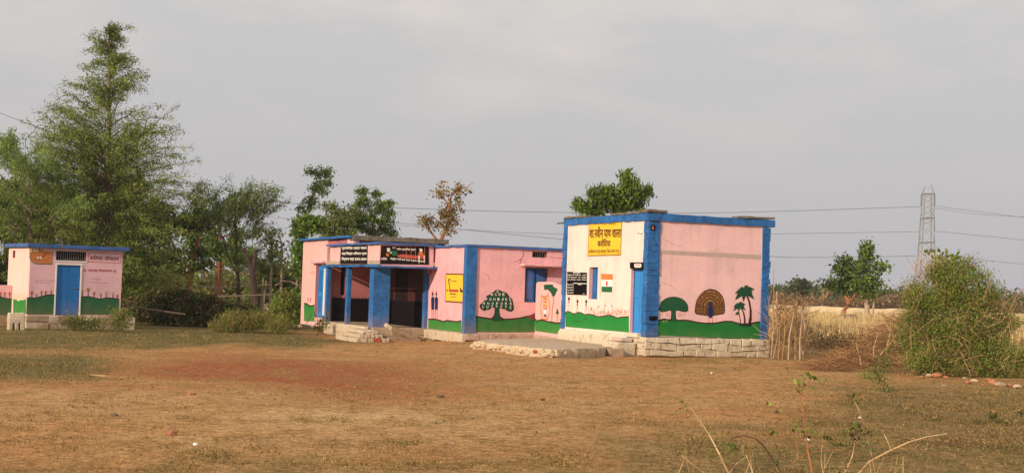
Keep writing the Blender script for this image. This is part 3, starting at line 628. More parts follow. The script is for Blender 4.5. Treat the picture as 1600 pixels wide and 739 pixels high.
for a, b_ in ((0, .49), (.51, 1)):
    mb = MB(); mb.box(wx[0]+(wx[1]-wx[0])*a+.015, wx[0]+(wx[1]-wx[0])*b_-.015, .07, .10, wx[2]+.03, wx[3]-.03, 'blue'); o = mb.build('shutter', e, .005)
    MB().box(wx[0]+(wx[1]-wx[0])*a+.07, wx[0]+(wx[1]-wx[0])*b_-.07, .058, .072, wx[2]+.1, wx[3]-.1, 'blue_edge').build('panel', o, .004)
mb = MB(); mb.box(wx[0], wx[1], .06, .12, wx[2], wx[2]+.03, 'blue_dark'); mb.box(wx[0], wx[1], .06, .12, wx[3]-.03, wx[3], 'blue_dark'); mb.build('window_frame', e)
mb = MB(); edge_box(mb, 'x', 1.93, 3.6, -.42, .0, 2.56, 2.62, 'pink'); mb.build('window_awning', e)
for i in range(6): MB().tube([(vx[0]+.07+i*.085, .08, vx[2]), (vx[0]+.07+i*.085, .08, vx[3])], .009, 'iron').build('bar', e)
# alphabet tree and hill
k4 = 910/80; Q = lambda *pts: [(735+x/k4, 445+y/k4) for x, y in pts]; k5 = 924/250; K = lambda *pts: [(650+x/k5, 360+y/k5) for x, y in pts]
top = [(345, 496), (380, 502), (420, 508), (470, 514), (540, 512), (600, 506), (640, 496), (664, 492), (686, 480), (700, 505), (715, 520)]
d = Decal(SBd, 'R', 0); d.poly(K(*top, (715, 588), (345, 588)), 'green', 1); d.line(K(*top), .05, 'outline', 2); d.build('painted_hill'); d = Decal(SBd, 'R', 0); d.poly(K((640, 494), (664, 490), (686, 478), (703, 512), (660, 512)), 'maroon', 3); d.build('painted_rock')
d = Decal(SBd, 'R', 0); can = [(160, 385), (168, 350), (205, 320), (240, 285), (270, 240), (285, 200), (320, 175), (355, 170), (365, 135), (410, 125), (440, 95), (485, 82), (530, 95), (560, 115), (610, 125), (655, 150), (675, 185), (700, 225), (735, 240), (752, 285), (760, 340), (772, 400), (765, 450), (720, 475), (660, 465), (610, 430), (560, 425), (520, 405), (470, 412), (420, 405), (385, 400), (330, 440), (285, 440), (250, 462), (205, 445), (180, 420)]
d.poly(Q(*can), 'outline', 2); c0 = (465, 290); d.poly(Q(*[(c0[0]+(x-c0[0])*.93, c0[1]+(y-c0[1])*.92) for x, y in can]), 'green_dark', 3)
d.poly(Q((430, 395), (515, 395), (520, 500), (535, 560), (600, 600), (350, 600), (400, 565), (428, 500)), 'outline', 1); d.poly(Q((442, 390), (503, 390), (508, 500), (530, 575), (560, 640), (380, 640), (425, 565), (440, 500)), 'green_dark', 4)
d.build('painted_tree')
d = Decal(SBd, 'R', 0)
for row, y, x0, x1 in (('A', 110, 482, 482), ('BCDE', 168, 380, 585), ('FGHIJKL', 255, 280, 708), ('MNOPQRS', 330, 235, 712), ('TUVWXYZ', 402, 218, 708)):
    for i, chh in enumerate(row):
        x = x0+(x1-x0)*i/max(1, len(row)-1); yy = y-(22*math.sin(math.pi*i/6) if row[0] == 'T' else 0); w_ = 12 if chh == 'I' else 17
        d.text(chh, Q((x-w_, yy-22), (x+w_, yy-22), (x+w_, yy+22), (x-w_, yy+22)), 'text_white', 5, .03)
d.build('lettering')
for pts, ww in ((((615, 118), (622, 140), (612, 160), (603, 178), (600, 196)), .018), (((560, 185), (585, 178), (612, 160)), .012), (((770, 150), (800, 160), (845, 158)), .012), (((400, 250), (420, 262), (425, 290)), .010)):
    d = Decal(SBd, 'R', 0); d.line(K(*pts), ww, 'maroon', 1); d.build('crack')
# side wall (lit) paintings
d = Decal(SBd, 'L', 0); top = [(72, 512), (110, 512), (140, 520), (160, 526), (180, 520), (210, 524), (235, 527), (262, 522)]
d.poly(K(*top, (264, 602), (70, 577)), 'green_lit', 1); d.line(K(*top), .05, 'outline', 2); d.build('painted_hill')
yq = [(697, 428), (724, 428.5), (723, 472.5), (695.5, 470.5)]
ps = board(SBd, 'L', 0, yq, 'yellow', .012, 'poster'); d = Decal(SBd, 'L', -.012); k6 = 616/50; Pz = lambda *pts: [(685+x/k6, 420+y/k6) for x, y in pts]
for i in range(4): d.line([yq[i], yq[(i+1) % 4]], .04, 'text_brown', 1)
d.poly(Pz((205, 395), (380, 398), (392, 445), (205, 438)), 'text_red', 2); d.line(Pz((215, 395), (220, 300), (195, 240), (200, 205), (230, 205)), .05, 'text_brown', 3); d.poly(Pz((145, 410), (180, 395), (182, 440)), 'text_brown', 2)
d.poly(Pz((412, 380), (430, 360), (440, 400), (468, 412), (465, 452), (425, 450)), 'outline', 2)
d.text('सर्व शिक्षा', Pz((235, 215), (360, 222), (360, 258), (235, 250)), 'text_ochre', 2, .02); d.text('अभियान', Pz((220, 458), (350, 470), (348, 500), (220, 490)), 'text_brown', 2, .03); d.text('सब पढ़ें', Pz((245, 520), (330, 526), (330, 552), (245, 545)), 'text_brown', 2, .03)
o = d.build('lettering'); o.parent = ps
d = Decal(SBd, 'L', 0)
for cx_ in (97, 118):
    d.blob(*K((cx_, 368))[0], 1.4, 2.4, 'outline', 2, 8); d.poly(K((cx_-9, 392), (cx_, 378), (cx_+10, 392), (cx_+9, 425), (cx_+8, 458), (cx_-8, 456), (cx_-8, 425)), 'navy', 2); d.poly(K((cx_-4, 362), (cx_, 348), (cx_+4, 362)), 'text_red', 3)
    d.line(K((cx_-5, 456), (cx_-5, 508)), .05, 'mural_red', 1); d.line(K((cx_+5, 456), (cx_+5, 509)), .05, 'mural_red', 1)
d.build('painted_children')
# plinths
MB().box(-.04, 5.2, -.04, 3.8, -.4, .235, 'mortar').build('plinth_core', e)
random.seed(21); stones(e, 'R', -.04, .0, 3.3, -.02, .22, 1, .42, 'whitewash_pink', .12); stones(e, 'L', -.05, -.1, 3.75, -.12, .2, 1, .45, 'whitewash', .14)
# main block behind the porch
yb_, yD, yh = 10.14, 13.95, 6.5
dy = (10.28, 11.75); dzz = (.35, 2.45)
mb = MB(); wall(mb, 'L', xp, yb_, yD, 0, 3.46, .23, 'pink_pale', [(dy[0], dy[1], dzz[0], dzz[1])], 'pink_deep'); mb.build('side_wall', e)
gx_ = S('R', yb_, 566, 450)[0]
ow = S('R', yb_, 532, 450)[0], S('R', yb_, 538.5, 450)[0]
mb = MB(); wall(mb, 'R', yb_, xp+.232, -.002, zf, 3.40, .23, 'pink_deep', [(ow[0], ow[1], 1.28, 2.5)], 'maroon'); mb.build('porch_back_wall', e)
MB().box(xp+.4, .0, yb_+.4, yb_+.45, zf, 3.3, 'interior_dark').build('dark_backing', e)
MB().box(-.02, -.002, yp+.24, yb_-.002, zf, 2.6, 'porch_shade').build('porch_side_wall', e)
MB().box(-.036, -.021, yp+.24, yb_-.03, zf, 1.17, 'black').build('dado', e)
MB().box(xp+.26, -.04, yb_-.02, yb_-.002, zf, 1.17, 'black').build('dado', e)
MB().box(-.034, -.021, 6.1, 7.6, 1.18, 2.35, 'black_board').build('blackboard', e, .004)
# ragged dado border dashes
d = Decal(SBd, 'R', yb_)
for i in range(12): x = xp+.35+i*.14; d.loc([(x, 1.19), (x+.05, 1.19), (x+.03, 1.25)], 'black', 1)
d.build('dado_border')
MB().box(xp, -.04, yp-.02, yb_-.02, -.4, zf-.003, 'concrete').build('porch_floor', e, .02)
stones(e, 'L', xp+.0, 4.4, 10.0, -.25, .22, 1, .7, 'whitewash', .12); stones(e, 'R', yp-.02, -1.35, -.05, -.28, .22, 2, .5, 'stone', .14)
# doors in the side wall
for a, b_ in ((0, .49), (.51, 1)):
    y0 = dy[0]+(dy[1]-dy[0])*a+.02; y1 = dy[0]+(dy[1]-dy[0])*b_-.02
    o = MB().box(xp+.11, xp+.15, y0, y1, dzz[0], dzz[1]-.03, 'blue_light').build('door', e, .005); MB().box(xp+.095, xp+.112, y0+.1, y1-.1, dzz[0]+.2, 1.2, 'blue_door').build('panel', o, .004); MB().box(xp+.095, xp+.112, y0+.1, y1-.1, 1.35, dzz[1]-.2, 'blue_door').build('panel', o, .004)
mb = MB(); edge_box(mb, 'y', dy[0]-.1, dy[1]+.3, xp-.18, xp, 2.52, 2.60, 'pink'); mb.build('door_awning', e)
MB().box(xp-.06, xp+.02, dy[0]-.08, dy[0]+.04, .45, 2.3, 'white').build('door_post', e, .01)
d = Decal(SBd, 'L', xp); kk = 887/240; E_ = lambda *pts: [(460+x/kk, 350+y/kk) for x, y in pts]
top = [(56, 460), (70, 458), (85, 470), (100, 474), (116, 468)]; d.poly(E_(*top, (116, 562), (56, 560)), 'green_lit', 1); d.line(E_(*top), .06, 'outline', 2)
d.build('painted_hill'); d = Decal(SBd, 'L', xp)
for x in (78, 92): d.line(E_((x, 425), (x+3, 448)), .12, 'mural_red', 1)
d.text('कक्षा', E_((90, 275), (118, 275), (118, 290), (90, 290)), 'mural_pink', 1); tag(d.build('faded_marks'), kind='stuff')
# roofs
mb = MB(); edge_box(mb, 'y', yh, yD+.1, xp-.15, xp+.4, 3.46, 3.54, 'blue'); mb.build('roof_edge', e)
xr_ = S('R', yh, 700, 378)[0]
mb = MB(); edge_box(mb, 'x', xp-.05, xr_, yh-.1, yh+.4, 3.37, 3.55, 'roof', .3, .015, .03); mb.build('roof_edge', e)
MB().box(xp+.1, xr_-.05, yh+.1, yD, 3.38, 3.52, 'roof').build('roof', e)
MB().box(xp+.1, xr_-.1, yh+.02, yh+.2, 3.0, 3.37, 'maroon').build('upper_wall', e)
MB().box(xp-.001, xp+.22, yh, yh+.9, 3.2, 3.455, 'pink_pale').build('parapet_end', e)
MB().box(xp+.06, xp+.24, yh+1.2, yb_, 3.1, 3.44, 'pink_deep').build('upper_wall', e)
# porch roof, fascia
fy = 3.18
MB().box(xp, 0-.005, fy+.002, yb_-.005, 2.47, 2.60, 'concrete').build('porch_ceiling', e)
MB().box(xp, xp+.12, fy+.12, 9.7, 2.6, 3.17, 'pink_pale').build('fascia_side', e)
MB().box(xp, -.08, fy, fy+.118, 2.42, 3.168, 'pink').build('fascia_front', e)
mb = MB(); edge_box(mb, 'x', xp-.10, .02, fy-.12, fy+.8, 3.17, 3.245, 'blue_edge'); edge_box(mb, 'y', fy+.0, 9.95, xp-.12, xp+.5, 3.172, 3.243, 'blue_edge'); mb.build('roof_edge', e)
MB().box(xp+.3, -.0, fy+.6, yh, 3.18, 3.235, 'roof').build('roof', e)
mb = MB(); edge_box(mb, 'x', xp-.16, .02, fy-.25, fy, 2.36, 2.43, 'blue_edge', .25, .02, .02); edge_box(mb, 'y', fy-.24, 10.25, xp-.15, xp+.0, 2.37, 2.44, 'blue', .4, .02, .02); mb.build('porch_ledge', e)
MB().box(-.10, -.004, 3.17, 3.84, 2.2, 2.42, 'pink_deep').build('bracket', e)
# pillars
xb = S('R', yp, 609, 470)[0]
MB().box(xp, xb, yp, yp+.48, -.22, 2.47, 'blue').build('pillar', e, .015)
for py_ in (541.5, 509.5):
    y0 = S('L', xp, py_, 480)[0]; MB().box(xp-.03, xp+.13, y0-.12, y0+.12, -.1, 2.37, 'blue').build('post', e, .01)
MB().box(-.14, -.002, yp-.03, yp+.2, .1, 2.42, 'blue').build('post', e, .01)
# painted name boards on the fascia
k7 = 1598/160; G = lambda *pts: [(520+x/k7, 375+y/k7) for x, y in pts]
bo = board(SBd, 'L', xp, G((130, 90), (548, 92), (540, 372), (118, 372)), 'black_board', .015, 'painted_board'); d = Decal(SBd, 'L', xp-.015)
for t, y0, y1 in (('प्राथमिक शाला भवन', 95, 160), ('सर्व शिक्षा अभियान ग्राम', 185, 240), ('निर्माण वर्ष 2003-2004', 268, 328)): d.text(t, G((145, y0), (530, y0), (530, y1), (140, y1)), 'text_white', 2, .045)
o = d.build('lettering'); o.parent = bo
k8 = 1330/90; C = lambda *pts: [(590+x/k8, 380+y/k8) for x, y in pts]
bo = board(SBd, 'R', fy, C((78, 60), (1180, 78), (1180, 495), (55, 478)), 'black_board', .015, 'mural_board'); d = Decal(SBd, 'R', fy-.015)
d.poly(C((320, 170), (440, 180), (460, 230), (440, 280), (350, 300), (330, 240)), 'flag_green', 1); d.poly(C((450, 275), (560, 255), (930, 290), (1080, 270), (1060, 360), (700, 350), (560, 330), (470, 320)), 'mural_red', 1)
d.poly(C((960, 190), (1040, 180), (1065, 290), (930, 290)), 'mural_orange', 2); d.poly(C((965, 120), (1030, 130), (1030, 190), (970, 190)), 'text_white', 3); d.poly(C((935, 295), (975, 298), (965, 460), (950, 460)), 'text_white', 2); d.poly(C((1060, 280), (1095, 285), (1090, 455), (1070, 455)), 'text_white', 2)
d.poly(C((190, 235), (235, 230), (265, 260), (255, 305), (200, 300)), 'mural_orange', 2); d.poly(C((215, 110), (285, 110), (285, 195), (220, 200)), 'text_white', 2); d.poly(C((285, 215), (325, 190), (318, 235), (292, 245)), 'text_white', 2)
for x in (660, 770, 870, 1085): d.line(C((x, 75), (x, 400)), .012, 'mural_pink', 3)
d.text('नवीन प्राथमिक शाला', C((440, 105), (865, 120), (865, 185), (440, 170)), 'text_white', 4, .05); d.text('पढ़ना है', C((340, 85), (410, 85), (410, 130), (340, 125)), 'text_white', 4, .05)
d.text('स्कूल चलें हम अब पढ़ना लिखना', C((290, 320), (1095, 400), (1090, 455), (285, 385)), 'text_white', 4, .05); d.text('करोंदिया', C((80, 330), (215, 325), (215, 390), (80, 385)), 'text_white', 4, .05)
o = d.build('lettering'); o.parent = bo

# painted screen wall joined to the front
sx = 2.54; ye = S('L', sx, 881, 480)[0]
sw = Bld('screen_wall', *(SBd.o+SBd.u*sx)[:2], .394, 0, 'low pink screen wall with tiger painting beside the shuttered window', 'wall')
zt = sw.hit('L', 0, 845, 442)[1]
wp = [(-.02, .1), (-.02, zt-.02), (-.12, zt+.03), (-1.2, zt+.05), (-1.9, zt-.06), (ye, zt-.08), (ye, .1)]
mb = MB(); n_ = len(wp); mb.add([(0, a, z) for a, z in wp]+[(.13, a, z) for a, z in wp], [tuple(range(n_)), tuple(range(n_, 2*n_))]+[(i, (i+1) % n_, n_+(i+1) % n_, n_+i) for i in range(n_)], 'pink_pale'); mb.build('wall', sw.e, .01)
MB().box(-.08, .2, ye-.05, -.05, -.3, .22, 'whitewash_pink', .02).build('plinth', sw.e, .02)
k9 = 455/80; J = lambda *pts: [(820+x/k9, 410+y/k9) for x, y in pts]
d = Decal(sw, 'L', 0); top = [(92, 500), (110, 520), (150, 508), (200, 525), (240, 530), (290, 538), (338, 535)]; d.poly(J(*top, (338, 642), (92, 608)), 'green_lit', 1); d.line(J(*top), .05, 'outline', 2); d.build('painted_hill')
d = Decal(sw, 'L', 0); d.poly(J((168, 200), (200, 195), (250, 195), (255, 215), (295, 235), (265, 300), (245, 300), (235, 270), (205, 240), (175, 245)), 'green_leaf', 2); d.line(J((252, 290), (256, 350), (244, 420), (240, 525)), .07, 'mural_orange', 1)
d.poly(J((290, 405), (305, 455), (275, 458)), 'green_leaf', 2); d.line(J((290, 455), (290, 525)), .08, 'mural_orange', 1); d.build('painted_plant')
d = Decal(sw, 'L', 0); body = [(150, 290), (160, 305), (195, 305), (208, 285), (212, 320), (222, 380), (222, 440), (205, 505), (160, 505), (145, 450), (142, 380), (152, 330)]
d.line(J(*body, body[0]), .05, 'mural_orange', 1); d.blob(*J((180, 330))[0], 3.4, 5, 'mural_tan', 1); d.blob(*J((183, 380))[0], 4, 4, 'mural_tan', 2)
for y in (320, 345, 375, 400): d.line(J((165, y), (198, y+8)), .05, 'mural_orange', 3)
d.blob(*J((182, 440))[0], 2.5, 3, 'white', 3, 8); d.line(J((172, 465), (195, 480)), .06, 'outline', 3); d.build('painted_tiger')
for y, h in ((260, 30), (300, 32), (345, 32)): pass

# ================================================================== toilet block
Tp = at(43, 500, 52.6); th = .60
TB = Bld('toilet_block', Tp[0], Tp[1], th, -.25, 'small pink and green toilet block with blue door and flat blue roof', 'building'); e = TB.e; T = TB.hit
k1 = 933/240; A = lambda *pts: [(x/k1, 340+y/k1) for x, y in pts]
Wt = T('R', 0, *A((738, 400))[0])[0]; Dt = T('L', 0, *A((50, 300))[0])[0]; Ht = T('R', 0, *A((175, 180))[0])[1]; zb0 = T('R', 0, *A((165, 590))[0])[1]
print('toilet', Wt, Dt, Ht, zb0)
d0 = T('R', 0, *A((338, 500))[0])[0]; d1 = T('R', 0, *A((482, 500))[0])[0]; dt = T('R', 0, *A((410, 288))[0])[1]
v0 = T('R', 0, *A((340, 230))[0])[0]; v1 = T('R', 0, *A((524, 230))[0])[0]; vz0 = T('R', 0, *A((430, 262))[0])[1]; vz1 = T('R', 0, *A((430, 205))[0])[1]
mb = MB(); wall(mb, 'R', 0, 0, Wt, zb0-.02, Ht, .15, 'pink_toilet', [(d0, d1, zb0, dt), (v0, v1, vz0, vz1)], 'pink_deep'); mb.build('front_wall', e)
w0, w1 = sorted((T('L', 0, *A((78, 220))[0])[0], T('L', 0, *A((93, 220))[0])[0])); wz0 = T('L', 0, *A((85, 245))[0])[1]; wz1 = T('L', 0, *A((85, 200))[0])[1]
mb = MB(); wall(mb, 'L', 0, .152, Dt, zb0-.02, Ht-.002, .15, 'cream_pink', [(w0, w1, wz0, wz1)], 'pink_deep'); mb.build('side_wall', e)
mb = MB(); mb.box(Wt-.15, Wt-.002, .152, Dt, zb0-.02, Ht-.004, 'pink_toilet'); mb.box(.152, Wt-.152, Dt-.15, Dt-.002, zb0-.02, Ht-.004, 'pink_toilet'); mb.build('back_wall', e)
MB().box(.2, Wt-.2, .35, .4, zb0, Ht-.05, 'interior_dark').build('dark_backing', e)
mb = MB(); edge_box(mb, 'x', -.14, Wt+.2, -.16, Dt+.12, Ht, Ht+.14, 'blue_edge', .3, .006, .01); mb.build('roof_slab', e, .01)
o = MB().box(d0+.015, d1-.015, .04, .075, zb0, dt-.02, 'blue_door').build('door', e, .004)
MB().box(d0+.04, (d0+d1)/2-.01, .032, .042, zb0+.05, dt-.06, 'blue_door').build('panel', o, .003); MB().box((d0+d1)/2+.01, d1-.04, .032, .042, zb0+.05, dt-.06, 'blue_door').build('panel', o, .003)
MB().tube([(d1-.3, .02, zb0+1.0), (d1-.05, .02, zb0+1.0)], .013, 'iron').build('bolt', o)
mb = MB(); mb.box(d0-.05, d0, -.02, .03, zb0, dt+.05, 'white'); mb.box(d1, d1+.05, -.02, .03, zb0, dt+.05, 'white'); mb.box(d0, d1, -.02, .03, dt+.001, dt+.05, 'white'); mb.build('door_frame', e)
mb = MB(); mb.box(v0-.03, v1+.03, -.012, .0, vz0-.05, vz0, 'white'); mb.build('ventilator_sill', e)
for i in range(14):
    x = v0+(v1-v0)*(i+.5)/14; MB().tube([(x, .05, vz0), (x, .05, vz1)], .010, 'steel', 5).build('bar', e)
d = Decal(TB, 'R', 0)
topL = [(162, 488), (185, 485), (215, 488), (250, 478), (290, 468), (334, 468)]; topR = [(486, 480), (540, 478), (570, 486), (610, 494), (650, 486), (700, 490), (724, 494)]
d.poly(A(*topL, (332, 588), (160, 588)), 'green_dark', 1); d.line(A(*topL), .035, 'outline', 2); d.build('painted_hill'); d = Decal(TB, 'R', 0); d.poly(A(*topR, (722, 592), (484, 588)), 'green_dark', 1); d.line(A(*topR), .035, 'outline', 2); d.build('painted_hill')
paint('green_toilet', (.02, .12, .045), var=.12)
for s_ in bpy.data.objects:
    if s_.name.startswith('painted_hill') and s_.parent == e: s_.data.materials[0] = MATS['green_toilet']
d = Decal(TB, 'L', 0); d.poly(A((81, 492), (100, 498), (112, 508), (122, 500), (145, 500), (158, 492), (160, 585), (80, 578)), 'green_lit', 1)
for i in range(7): d.line(A((86+i*11, 455+(i % 2)*8), (90+i*11, 498)), .04, 'mural_tan', 2)
d.build('painted_hill')
random.seed(2)
for x, y0, y1, s_ in ((193, 455, 485, 11), (222, 468, 486, 5), (252, 450, 472, 6), (277, 452, 468, 8), (310, 448, 466, 7), (500, 445, 475, 9), (535, 437, 478, 11), (571, 458, 486, 9), (612, 466, 492, 6), (644, 455, 488, 9), (686, 458, 488, 6), (712, 474, 490, 8)):
    d = Decal(TB, 'R', 0); d.line(A((x, y1), (x, y0)), .03, 'outline', 1)
    for t in range(6): d.blob(*A((x+s_*.75*math.cos(t*1.05), y0+s_*.75*math.sin(t*1.05)))[0], s_*.38/k1, s_*.38/k1, ['mural_red', 'mural_orange', 'mural_tan'][int(x) % 3], 2, 6)
    d.blob(*A((x, y0))[0], s_*.3/k1, s_*.3/k1, 'maroon', 3, 6); d.build('painted_flower')
d = Decal(TB, 'R', 0); d.poly(A((178, 185), (318, 200), (314, 283), (215, 279), (190, 262), (178, 238)), 'mural_tan', 1); d.poly(A((180, 212), (240, 210), (246, 190), (262, 196), (258, 204), (312, 206), (308, 278), (218, 273), (194, 258), (182, 236)), 'mural_orange', 2)
d.line(A((178, 238), (190, 262), (215, 279), (314, 283), (318, 202)), .025, 'outline', 3); d.line(A((195, 190), (200, 210), (236, 212), (240, 188)), .02, 'outline', 3); d.blob(*A((230, 244))[0], 2.0, 1.9, 'text_white', 3, 9); d.blob(*A((246, 243))[0], 1.8, 1.9, 'text_white', 3, 9); d.blob(*A((237, 250))[0], 1.2, .9, 'outline', 4, 7); d.line(A((255, 240), (270, 228), (278, 232)), .025, 'outline', 3); d.build('painted_picture')
d = Decal(TB, 'R', 0); bx_ = [(537, 213), (735, 222), (733, 276), (535, 268)]
d.line(A(*bx_, bx_[0]), .02, 'text_red', 1); d.text('बालिका शौचालय', A((545, 228), (724, 234), (722, 262), (545, 256)), 'maroon', 2, .03); d.build('lettering'); d = Decal(TB, 'R', 0); d.text('स्वच्छ विद्यालय', A((534, 310), (680, 314), (680, 332), (534, 330)), 'text_red', 2, .03)
for x, y in ((514, 320), (697, 326)): d.line(A((x-8, y), (x+8, y)), .03, 'mural_red', 2); d.line(A((x, y-9), (x, y+9)), .03, 'mural_red', 3)
d.build('lettering'); d = Decal(TB, 'R', 0); d.text('ग्राम पंचायत', A((560, 368), (612, 370), (612, 380), (560, 378)), 'text_grey', 2); d.text('निर्मल भारत अभियान', A((545, 388), (655, 392), (655, 402), (545, 398)), 'text_grey', 2); d.build('lettering'); d = Decal(TB, 'R', 0); d.text('साफ सफाई का ध्यान', A((210, 374), (330, 380), (330, 390), (210, 384)), 'text_grey', 2); d.text('हाथ धोना सीखें', A((215, 388), (300, 392), (300, 401), (215, 398)), 'text_grey', 2); d.build('lettering')
MB().box(-.1, Wt+.55, -.12, Dt+.1, -.3, zb0-.02, 'mortar', .01).build('plinth_core', e)
random.seed(31); stones(e, 'R', -.12, -.1, Wt+.5, -.05, zb0-.02, 2, .45, 'stone', .16)
for o_ in [o for o in bpy.data.objects if o.parent == e and o.name.startswith('stone')][::3]: o_.data.materials[0] = MATS['whitewash']
# white masonry block in front of the toilet side
P = gnd(25, 513, -.2); bl = empty('masonry_block', tuple(P), .5, 'broken whitewashed masonry block at the left corner of the toilet block', 'block')
mb = MB(); mb.box(-.25, .28, -.1, .35, .18, .55, 'whitewash', .03); mb.build('top', bl, .03)
for x in (-.2, .0, .2): MB().box(x-.07, x+.07, -.12, .3, -.1, .2, 'whitewash', .02).build('foot', bl, .03)
# low wall at left
yw = T('L', 0, 18.5, 470)[0]
lw = Bld('low_wall', *(TB.o+TB.v*yw)[:2], th, -.25, 'low pink and green painted wall at the far left beside the toilet block', 'wall'); zt = lw.hit('R', 0, 10, 445.5)[1]; zb = lw.hit('R', 0, 10, 492)[1]
MB().box(-4, -.01, 0, .13, zb, zt, 'pink_toilet').build('wall', lw.e, .01); MB().box(-4, -.01, -.04, .2, -.3, zb-.003, 'stone', .01).build('plinth', lw.e)
d = Decal(lw, 'R', 0); d.poly([(-6, 462), (0, 463.5), (10, 466), (18.3, 466.5), (18.3, 492), (-6, 491.5)], 'green_toilet', 1); d.line([(-6, 462), (0, 463.5), (10, 466), (18.3, 466.5)], .03, 'outline', 2)
for x in (1, 7.5, 15): d.line([(x, 464), (x, 459)], .03, 'outline', 1); d.blob(x, 458, 1.7, 2, 'mural_red', 2, 8)
d.build('painted_hill')

# ================================================================== porch steps and rubble
c = gnd(572, 533); stp = empty('porch_steps', tuple(c), .394, 'stepped pyramid of whitewashed bricks at the foot of the big blue pillar', 'steps'); random.seed(17)
for lv, (hw, dp, zz) in enumerate(((.62, .75, 0), (.42, .60, .14), (.26, .46, .27))):
    nb = int(hw*2/.125)
    for i in range(nb):
        x = -hw+(i+.5)*hw*2/nb; mt = 'brick' if (lv == 0 and i in (5, 6)) else 'whitewash'; mb = MB(); mb.box(x-.062, x+.062, -dp+random.uniform(-.03, .03), -dp+.24, zz-.05*(lv == 0), zz+.135+random.uniform(-.02, .01), mt, .016); mb.build('brick', stp, .01)
    MB().box(-hw+.01, hw-.01, -dp+.2, dp+1.0, zz-.05*(lv == 0), zz+.125, 'whitewash', .012).build('step_core', stp, .01)
sp_ = SBd.o+SBd.v*yp
def loose(name, x, y, dims, rot, m, label, cat, group=None):
    P = gnd(x, y); o = MB().box(-dims[0]/2, dims[0]/2, -dims[1]/2, dims[1]/2, -dims[2]/2, dims[2]/2, m, min(dims)*.12).build(name, None, .02); o.location = (P[0], P[1], P[2]+dims[2]*.35+rot[3]); o.rotation_euler = rot[:3]; return tag(o, label, cat, group)
def onm(px_, py_, off): # ground point in plane in front of the school porch
    a, z = S('R', yp-off, px_, py_); return SBd.o+SBd.u*a+SBd.v*(yp-off)
sb = MB().box(-.95, .35, -.3, .3, -.07, .07, 'concrete', .02).build('stone_slab', None, .02); q = onm(640, 525, .6); sb.location = (q[0], q[1], float(gz(q[0], q[1]))+.22); sb.rotation_euler = (.25, .35, .394+.2); tag(sb, 'long stone slab leaning against the porch edge', 'stone slab')
sb = MB().box(-.62, .5, -.35, .35, -.12, .12, 'stone', .05).build('stone_block', None, .03); q = onm(628, 528, .5); sb.location = (q[0], q[1], float(gz(q[0], q[1]))+.10); sb.rotation_euler = (.05, -.03, .394); tag(sb, 'flat grey stone block lying under the leaning slab', 'stone block')
sb = MB(); sb.box(-.5, .7, -.12, .12, -.1, .1, 'whitewash_pink', .04); sb = sb.build('edging_stone', None, .02); q = gnd(440, 512); sb.location = (q[0], q[1]+2, float(gz(q[0], q[1]))+.05); sb.scale = (1.6, 1, 1); tag(sb, 'low pale edging stone left of the pink school building', 'edging stone')

# ================================================================== vegetation builders
def unit(n_):
    v = rng.normal(size=(n_, 3)); return v/np.linalg.norm(v, axis=1, keepdims=True)
def leaves(C, sz, asp, name, mats, parent, mat_p=None, droop=0., up=0.):
    """C: (n,3) leaf centres -> rhombic leaves of length sz and width sz*asp, random attitude"""
    n_ = len(C); ln = unit(n_); ln[:, 2] += up-droop; ln /= np.linalg.norm(ln, axis=1, keepdims=True)+1e-6; s_ = np.cross(ln, unit(n_)); s_ /= np.linalg.norm(s_, axis=1, keepdims=True)+1e-6
    L_ = (sz*rng.uniform(.6, 1.4, n_))[:, None]; Wd = L_*asp*.5
    V = np.stack([C-ln*L_*.5, C+s_*Wd, C+ln*L_*.5, C-s_*Wd], 1)
    mi = rng.choice(len(mats), n_, p=mat_p) if len(mats) > 1 else None
    return npmesh(name, V, 4, mats, mi, parent)
def P3d(x, y, D, base): return at(x, y, D)-base
